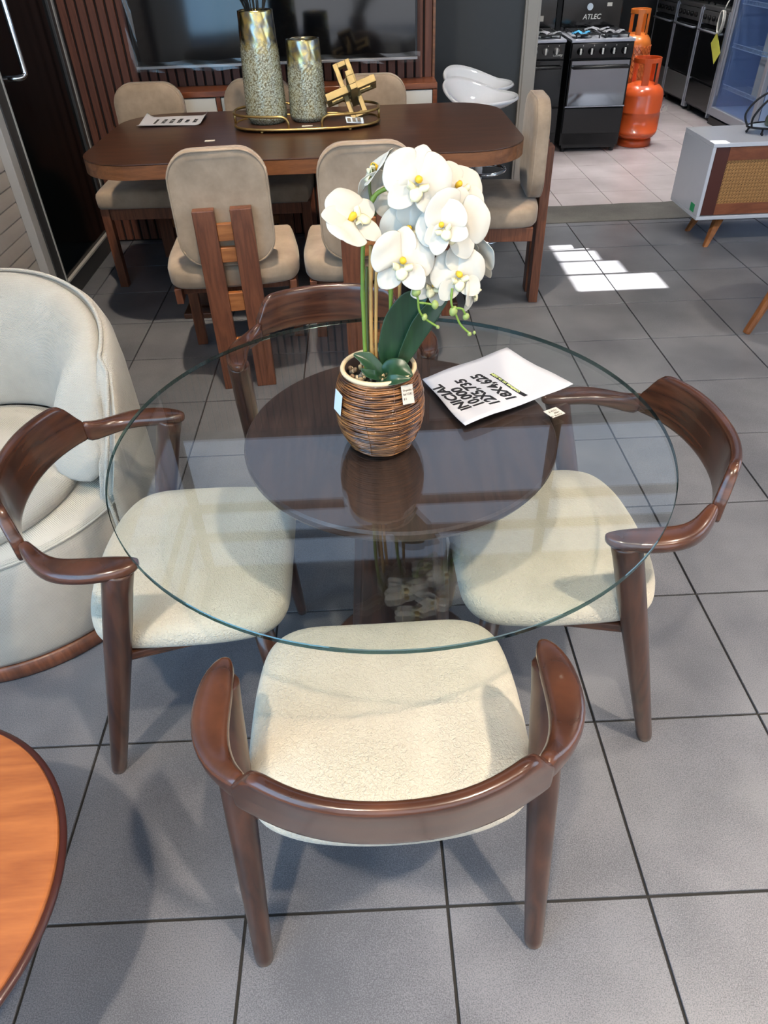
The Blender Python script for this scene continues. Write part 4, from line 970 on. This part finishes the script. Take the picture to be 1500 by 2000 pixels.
def film(parent, x, y, w, d, mat):
    MB().grid(lambda u, v: (x + w * u, y + d * v, .848 + .014 * math.sin(u * 9 + v * 5) * math.sin(v * 8 + 1)), 10, 8).obj('wrapping_film', mat, parent, True)
film(s1, -.22, .06, .13, .14, M_BLUEFILM); film(s1, .03, .08, .16, .16, M_FOIL); film(s1, -.08, .30, .2, .14, M_FOIL)
s2_ = stove('gas_stove', 'black gas stove with dark oven door half behind the grey pillar', .50, 0); s2_.location = (1.395, 5.47, 0); s2_.rotation_euler = (0, 0, math.radians(-3))
text('logo', 'Country', .052, M_WHITEM, s2_, (-.165, .543, .90), (1, 0, 0), (0, 0, 1), .002, .2)
text('logo', 'Country', .022, M_WHITEM, s2_, (.15, -.0125, .705), (1, 0, 0), (0, 0, 1), .0005, .2)
MB().bx(.10, .14, .540, .544, .89, .93).obj('sticker', M_STICK, s2_)
film(s2_, -.22, .06, .2, .16, M_FOIL); film(s2_, .02, .06, .2, .14, M_FOIL)
MB().bx(-.12, .03, -.045, -.043, .33, .46).obj('red_leaflet', M_RED, s2_)
MB().bx(-.10, .08, -.10, -.02, .470, .474).obj('paper_leaflet', M_PAPER, s2_)
# gas cylinders
def cylinder(name, r, h, mat, label, net=False):
    t = empty(name); tag(t, label, 'gas cylinder')
    hb = h - .17
    MB().lathe([(r * .78, 0), (r * .80, .004), (r * .80, .045), (r * .72, .055)], 32).obj('foot_ring', mat, t, True)
    pr = [(r * .5, .04)] + [(r * math.sin(a) ** .7 if a else .01, .12 - .08 * math.cos(a)) for a in (PI * .3, PI * .4, PI * .5)] + [(r, .12), (r, hb * .55 - .003), (r * 1.012, hb * .55), (r, hb * .55 + .003), (r, hb - .10)] + [(r * math.cos(a) ** .8, hb - .10 + .10 * math.sin(a)) for a in (PI * .12, PI * .25, PI * .38, PI * .46)] + [(.001, hb)]
    MB().lathe(pr, 36).obj('tank', mat, t, True)
    # collar with hand-hole gaps
    rc = r * .60; m = MB()
    def arc(a0, a1, z0, z1, n=10):
        rr = [[(q * math.cos(a), q * math.sin(a), z) for q, z in ((rc, z0), (rc + .006, z0), (rc + .006, z1), (rc, z1))] for a in [a0 + (a1 - a0) * k / n for k in range(n + 1)]]
        m.loft(rr)
    arc(0, 2 * PI * .995, h - .035, h, 30)
    for a in (-2.1, -1.0, .5, 1.9): arc(a, a + .55, hb - .03, h - .03, 5)
    m.obj('collar', mat, t, bevel=.003)
    MB().lathe([(.022, hb - .01), (.022, hb + .03), (.014, hb + .04), (.016, hb + .08), (.001, hb + .085)], 16).obj('valve', M_GOLD, t, True)
    if net:
        nm = MB(); k = 22
        for s in (-1, 1):
            for i in range(k):
                nm.tube([((r + .003) * math.cos(2 * PI * i / k + s * q * .13), (r + .003) * math.sin(2 * PI * i / k + s * q * .13), .12 + (hb - .22) * q / 26) for q in range(27)], .0028, 4)
        nm.obj('net_sleeve', M_NET, t)
    return t
c1 = cylinder('gas_cylinder', .178, .655, M_GAS, 'red-orange gas cylinder standing beside the mirrored stove'); c1.location = (2.385, 5.61, 0)
o = text('logo', 'Gas', .09, M_WHITEM, c1, (.135, -.125, .26), (.7, .7, 0), (0, 0, 1), .002, .2)
c2 = cylinder('gas_cylinder', .135, .93, M_GAS2, 'amber gas cylinder in a net sleeve behind the red-orange one', True); c2.location = (2.50, 6.33, 0)
# far row of stoves along the right wall
def range_unit(y, label, st):
    t = empty('freestanding_range', (3.35, y, 0)); tag(t, label, 'stove', 'stoves in the row by the fridge')
    MB().bx(.0, .58, 0, .62, .06, .86).obj('body', M_BLACK, t, bevel=.004)
    MB().bx(-.012, .6, -.005, .625, .855, .885).obj('cooktop', M_STEEL, t, bevel=.004)
    d = MB().bx(-.02, .0, .02, .60, .30, .74).obj('oven_door', M_BLACKG, t, bevel=.004)
    MB().bx(-.023, -.019, .10, .52, .36, .68).obj('door_glass', M_SCREEN, d)
    MB().tube([(-.02, .06, .70), (-.05, .06, .70), (-.05, .56, .70), (-.02, .56, .70)], .010, 8).obj('handle', M_SILVER, d, True)
    MB().bx(-.018, 0, .02, .60, .08, .285).obj('drawer', M_STEEL if st else M_BLACKG, t, bevel=.004)
    MB().bx(-.018, 0, .02, .60, .75, .85).obj('control_panel', M_STEEL, t, bevel=.003)
    for yy in (0, .60): MB().bx(-.022, .02, yy, yy + .02, .03, .87).obj('side_trim', M_SILVER, t, bevel=.003)
    for k in range(5):
        b = MB().lathe([(.02, 0), (.018, .022), (.001, .024)], 14).obj('knob', M_BLACK, t, True); b.location = (-.018, .10 + k * .105, .80); b.rotation_euler = (0, -PI / 2, 0)
    for dx in (.04, .54):
        for dy in (.04, .58): MB().lathe([(.022, 0), (.022, .06), (.001, .06)], 10, c=(dx, dy, 0)).obj('foot', M_BLACK, t)
    gr = MB()
    for k in range(9): gr.box((.29, .06 + k * .062, .908), (.5, .012, .012))
    for dx in (.06, .29, .52): gr.box((dx, .31, .905), (.012, .52, .012)); gr.box((dx, .06, .893), (.012, .012, .02)); gr.box((dx, .556, .893), (.012, .012, .02))
    gr.obj('grate', M_BLACK, t)
range_unit(6.38, 'black stove in the row directly beside the glass display fridge', 0)
range_unit(7.03, 'steel trimmed stove in the middle of the far row', 1)
range_unit(7.68, 'steel trimmed stove at the far end of the row', 1)
# display fridge
fr = empty('display_fridge', (3.33, 5.40, 0)); tag(fr, 'upright glass-door display fridge with its pale blue interior light put into the lining colour', 'fridge')
MB().bx(.55, .60, 0, .93, .06, 1.98).bx(0.03, .55, 0, .03, .06, 1.98).bx(.03, .55, .90, .93, .06, 1.98).bx(.03, .55, .03, .90, 1.92, 1.98).bx(.03, .55, .03, .90, .06, .14).obj('cabinet', M_FRIDGEIN, fr)
df = MB().bx(-.02, .025, 0, .055, .08, 1.95).bx(-.02, .025, .875, .93, .08, 1.95).bx(-.02, .025, .055, .875, .08, .15).bx(-.02, .025, .055, .875, 1.88, 1.95).obj('door_frame', M_SILVER, fr, bevel=.006)
MB().bx(-.005, .005, .055, .875, .15, 1.88).obj('door_pane', M_FRGLASS, df)
MB().bx(-.035, -.02, .80, .815, .25, 1.2).obj('handle', M_SILVER, df)
for z in (.30, .62, .94, 1.26, 1.55):
    sf = MB()
    for k in range(26): sf.box((.29, .05 + k * .0325, z), (.48, .004, .004))
    for dx in (.05, .29, .53): sf.box((dx, .465, z), (.006, .85, .006))
    sf.box((.05, .465, z + .03), (.005, .85, .005))
    for k in range(26): sf.box((.05, .05 + k * .0325, z + .015), (.004, .004, .03))
    sf.obj('wire_shelf', M_WIRE, fr)
MB().bx(.08, .40, .06, .07, .40, .92).obj('white_box', M_WHITEM, fr)
MB().bx(0, .6, .01, .92, 0.0, .06).obj('plinth', M_BLACK, fr)
bx_t = MB().bx(.09, .42, .12, .38, .305, .80).obj('white_carton', M_WHITEM, fr, bevel=.003)
yt = MB().box((0, 0, 0), (.003, .22, .13), Euler((math.radians(42), 0, 0)).to_matrix()).obj('yellow_tag', M_TAGY, None, bevel=.001); yt.location = (3.285, 6.42, .60); tag(yt, 'yellow handwritten card tag hanging by the fridge edge', 'tag')

cc_ = MB()
for k in range(4): cc_.tube([(.01 * k - .015, .045 * math.cos(a) + .01 * k, .085 * math.sin(a)) for a in [2 * PI * q / 24 for q in range(24)]], .007, 6, loop=True)
cc_.tube([(0, 0, .09), (.02, .01, .14), (.06, .02, .2)], .006, 6)
cc_ = cc_.obj('cable_coil', M_WHITEM, None, True); cc_.location = (3.28, 6.40, .80); tag(cc_, 'coiled white cable hanging beside the fridge above the yellow tag', 'cable')

# ------------------------------------------------------------------ white cabinet with cane door
cb = empty('cane_cabinet', (1.95, 3.085, 0)); tag(cb, 'white sideboard with woven cane door on splayed wooden legs', 'cabinet')
cw, cd, z0, z1 = 1.20, .43, .138, .555
MB().bx(0, cw, 0, cd, z1 - .022, z1).obj('top_panel', M_WHITE, cb, bevel=.002)
MB().bx(0, cw, 0, cd, z0, z0 + .020).obj('bottom_panel', M_WHITE, cb, bevel=.002)
for x in (0, cw - .02): MB().bx(x, x + .02, 0, cd, z0 + .0205, z1 - .0225).obj('side_panel', M_WHITE, cb, bevel=.002)
MB().bx(.02, cw - .02, cd - .015, cd, z0 + .02, z1 - .022).obj('back_panel', M_WHITE, cb)
dx0 = .021
for q in range(2):
    a = dx0 + q * .58; b = a + .575
    dr = MB().bx(a, a + .085, .012, .034, z0 + .024, z1 - .026).obj('door', M_CABD, cb, bevel=.001)
    MB().bx(a + .085, b, .012, .034, z1 - .095, z1 - .026).obj('door_rail', M_CABW, dr, bevel=.001)
    MB().bx(a + .085, b, .012, .034, z0 + .024, z0 + .085).obj('door_rail', M_CABW, dr, bevel=.001)
    MB().bx(b - .085, b, .012, .034, z0 + .085, z1 - .095).obj('door_stile', M_CABW, dr, bevel=.001)
    MB().bx(a + .085, b - .085, .030, .036, z0 + .085, z1 - .095).obj('cane_backing', M_CANEBACK, dr)
    cn = MB(); xa, xb, za, zb = a + .085, b - .085, z0 + .085, z1 - .095
    stp = .0195
    k = 0
    while xa + k * stp < xb:
        x = xa + k * stp
        cn.box((x - .0016, .024, (za + zb) / 2), (.0022, .0016, zb - za)); cn.box((x + .0016, .024, (za + zb) / 2), (.0022, .0016, zb - za)); k += 1
    k = 0
    while za + k * stp < zb:
        z = za + k * stp
        cn.box(((xa + xb) / 2, .0225, z - .0016), (xb - xa, .0016, .0022)); cn.box(((xa + xb) / 2, .0225, z + .0016), (xb - xa, .0016, .0022)); k += 1
    H = zb - za; Wd = xb - xa
    for s in (-1, 1):
        off = -H
        while off < Wd + H:
            # diagonal strand clipped to the opening
            xs0, zs0, xs1, zs1 = xa + off, (za if s > 0 else zb), xa + off + H, (zb if s > 0 else za)
            t0 = max(0.0, (xa - xs0) / H); t1 = min(1.0, (xb - xs0) / H)
            if t1 - t0 > .02:
                P0 = Vector((xs0 + H * t0, .0210 if s > 0 else .0255, zs0 + (zs1 - zs0) * t0)); P1 = Vector((xs0 + H * t1, P0.y, zs0 + (zs1 - zs0) * t1))
                d = P1 - P0; cn.box((P0 + P1) / 2, (d.length, .0014, .0034), Matrix.Rotation(-math.atan2(d.z, d.x), 3, 'Y'))
            off += stp
    tag(cn.obj('cane_weave', M_CANE, dr), 'woven honey cane mesh', kind='stuff')
for lx, ly, fx, fy in ((.20, .11, .07, -.06), (.20, cd - .10, .07, cd - .17 - .03), (cw - .20, .11, cw - .07, -.06), (cw - .20, cd - .10, cw - .07, cd - .2)):
    A_ = Vector((fx, fy, 0)); B_ = Vector((lx, ly, z0)); R_ = (B_ - A_).to_track_quat('Z', 'Y').to_matrix()
    ring4 = lambda c, s, zc: [tuple(Vector((c.x, c.y, zc)) + Vector((p[0] * s, p[1] * s, 0))) for p in ((-1, -1), (1, -1), (1, 1), (-1, 1))]
    MB().loft([ring4(A_, .013, 0), ring4(B_, .026, z0)]).obj('leg', M_LEGOAK, cb, bevel=.004)
MB().bx(-.0012, .0002, .055, .115, z0 + .03, z0 + .075).obj('sticker', M_GREEN, cb)
# black iron bottle stand with a bottle on the cabinet
ir = empty('iron_stand', (2.42, 3.30, z1)); tag(ir, 'black scrolled iron bottle stand on the white sideboard', 'stand')
MB().tube([(.20 * math.cos(a), .10 * math.sin(a), .035) for a in [2 * PI * k / 40 for k in range(40)]], .006, 8, loop=True).obj('ring', M_IRON, ir, True)
for sx, sy in ((-.14, -.07), (.14, -.07), (-.14, .07), (.14, .07), (-.19, 0), (.19, 0)):
    MB().tube([(sx, sy, .035), (sx * 1.02, sy * 1.05, .018), (sx * 1.05, sy * 1.15, .010), (sx * 1.03, sy * 1.3, .006)], [.005, .006, .008, .006], 8).obj('foot', M_IRON, ir, True)
for y in (-.05, .05):
    MB().tube(catmull([(-.19, y * .6, .035), (-.205, y, .09), (-.16, y, .16), (-.07, y * .6, .225), (-.012, y * .2, .275), (-.004, 0, .33), (-.03, 0, .365), (-.068, 0, .35), (-.062, 0, .315), (-.04, 0, .325)], 6), .0062, 8).obj('scroll', M_IRON, ir, True)
    MB().tube(catmull([(.19, y * .6, .035), (.205, y, .09), (.16, y, .16), (.07, y * .6, .225), (.012, y * .2, .275), (.004, 0, .34), (.03, 0, .40), (-.01, 0, .44), (-.05, 0, .41), (-.03, 0, .385)], 6), .0062, 8).obj('scroll', M_IRON, ir, True)
MB().lathe([(.001, .030), (.195, .030), (.195, .034), (.001, .034)], 40).obj('plate', M_WIRE, ir).scale = (1, .5, 1)
bt = empty('bottle', (2.375, 3.30, z1 + .0345)); tag(bt, 'swirled brown and green glass bottle with amber stopper in the iron stand', 'bottle')
MB().lathe([(.001, 0), (.05, 0), (.056, .01), (.055, .04), (.040, .07), (.022, .095), (.017, .12), (.02, .135), (.001, .136)], 28).obj('body', M_BOTTLE, bt, True)
MB().lathe([(.013, .134), (.022, .15), (.030, .165), (.030, .178), (.018, .186), (.001, .187)], 20).obj('stopper', M_CORK, bt, True)

# ------------------------------------------------------------------ side table whose splayed leg enters at right
sd = empty('side_table', (2.13, 1.90, 0)); tag(sd, 'small table at the right frame edge showing one splayed amber leg', 'table')
MB().lathe([(.001, .50), (.33, .50), (.345, .508), (.345, .520), (.335, .53), (.001, .53)], 56).obj('table_top', M_LEGOAK, sd, True)
for fx, fy in ((-.362, -.03), (.18, .31), (.18, -.31)):
    A_ = Vector((fx, fy, 0)); B_ = Vector((fx * .52, fy * .52, .50))
    MB().tube([A_, A_.lerp(B_, .02), A_.lerp(B_, .6), B_], [.017, .019, .025, .027], 8).obj('leg', M_LEGOAK, sd)

# ------------------------------------------------------------------ white tub armchair
ac = empty('tub_armchair', (-1.15, .45, 0)); tag(ac, 'ivory linen tub armchair with wooden plinth behind the left elbow chair', 'armchair')
MB().lathe([(.001, 0.0), (.448, 0), (.455, .006), (.455, .048), (.445, .052), (.001, .052)], 72).obj('plinth', M_CHAIRW, ac, True)
MB().lathe([(.40, .052), (.446, .054), (.456, .075), (.460, .14), (.459, .26), (.455, .34), (.447, .372), (.434, .386), (.20, .392), (.001, .393)], 80).obj('base_upholstery', M_LINEN, ac, True)
MB().tube([(.448 * math.cos(2 * PI * k / 80), .448 * math.sin(2 * PI * k / 80), .377) for k in range(80)], .004, 6, loop=True).obj('seam', M_LINEN, ac, True)
# thin outer shell swept round the rear, with a thick smooth inner cushion and piping between them
def wrap(t, prof_, lo=-24, hi=204, slope=26):
    lo, hi = math.radians(lo), math.radians(hi); e = min(t, 1 - t)
    H = .80 - .085 * max(0, 1 - e / .42) ** 1.6
    sec = []
    for rr, f in prof_:
        z = .385 + (H - .385) * f; k = max(0.0, min(1.0, f))
        a0 = lo + math.radians(slope) * k ** 1.2; a1 = hi - math.radians(slope) * k ** 1.2
        a = a0 + (a1 - a0) * t
        sec.append((rr * math.cos(a), rr * math.sin(a), z))
    return sec
shell_p = [(.452, -.785), (.466, -.70), (.469, -.3), (.468, .10), (.467, .35), (.465, .65), (.458, .88), (.446, .97), (.430, .99), (.420, .95), (.415, .6), (.415, -.10), (.43, -.785)]
cush_p = [(.426, .10), (.430, .55), (.428, .90), (.420, .985), (.398, 1.02), (.366, 1.0), (.335, .93), (.305, .78), (.282, .58), (.268, .36), (.268, .20), (.285, .10), (.34, .08)]
def capped(rings, push):
    def inset_ring(r_, f, p, s):
        c = sum((Vector(q) for q in r_), Vector()) / len(r_); a = math.atan2(c.y, c.x); tang = Vector((-math.sin(a), math.cos(a), 0)) * s
        return [tuple(c + (Vector(q) - c) * f + tang * p) for q in r_]
    return [inset_ring(rings[0], .4, push, -1), inset_ring(rings[0], .8, push * .8, -1)] + rings + [inset_ring(rings[-1], .8, push * .8, 1), inset_ring(rings[-1], .4, push, 1)]
MB().loft(capped([wrap(i / 48, shell_p) for i in range(49)], .006)).obj('outer_shell', M_LINEN, ac, True)
MB().loft(capped([wrap(i / 48, cush_p, -21, 201, 24) for i in range(49)], .03)).obj('back_cushion', M_LINEN, ac, True, sub=1)
seam_p = []
for i in range(49): seam_p.append(wrap(i / 48, [(.428, 1.0)], -24, 204, 26)[0])
e0 = [wrap(0, [(.462 if f < .05 else .445, f)])[0] for f in (-.7, -.4, -.1, .1, .3, .5, .7, .9)]; e1_ = [wrap(1, [(.462 if f < .05 else .445, f)])[0] for f in (-.7, -.4, -.1, .1, .3, .5, .7, .9)]
MB().tube(e0 + seam_p + e1_[::-1], .0055, 8).obj('piping', M_LINEN, ac, True)
so = [(x, y) for x, y, _ in ring(.305, 0, 48)]
m = MB(); cushion(m, [(x * (1.28 if y < 0 else 1.0) if False else x, y * 1.0 - (.0 if y > 0 else 0)) for x, y in [(.30 * math.cos(a) * (1 + .22 * max(0, -math.sin(a))), .30 * math.sin(a) * (1 + .36 * max(0, -math.sin(a)))) for a in [2 * PI * k / 56 for k in range(56)]]], [(.02, .388), (.004, .394), (0, .410), (.004, .424), (.02, .434), (.08, .440), (.2, .443)]); m.obj('seat_cushion', M_LINEN, ac, True)

# ------------------------------------------------------------------ round orange coffee table in the corner
ct = empty('coffee_table', (-.868, -.716, 0)); tag(ct, 'round orange-brown wooden coffee table cropped at the lower left', 'table')
MB().lathe([(.001, .419), (.305, .419), (.3105, .4175), (.312, .414)][::-1] and [(.001, .414), (.312, .414), (.312, .418), (.3105, .4205), (.306, .421), (.001, .421)], 96).obj('table_top', M_ORANGE, ct)
MB().lathe([(.22, .372), (.27, .378), (.305, .390), (.321, .404), (.322, .4125), (.316, .4138), (.001, .4138)], 96).obj('edge', M_REDEDGE, ct, True)
for k in range(3):
    a = math.radians(-62 + 120 * k)
    A_ = Vector((.20 * math.cos(a), .20 * math.sin(a), 0)); B_ = Vector((.15 * math.cos(a), .17 * math.sin(a), .385))
    MB().tube([A_, A_.lerp(B_, .03), A_.lerp(B_, .6), B_], [.013, .015, .02, .022], 12).obj('leg', M_REDEDGE, ct, True)
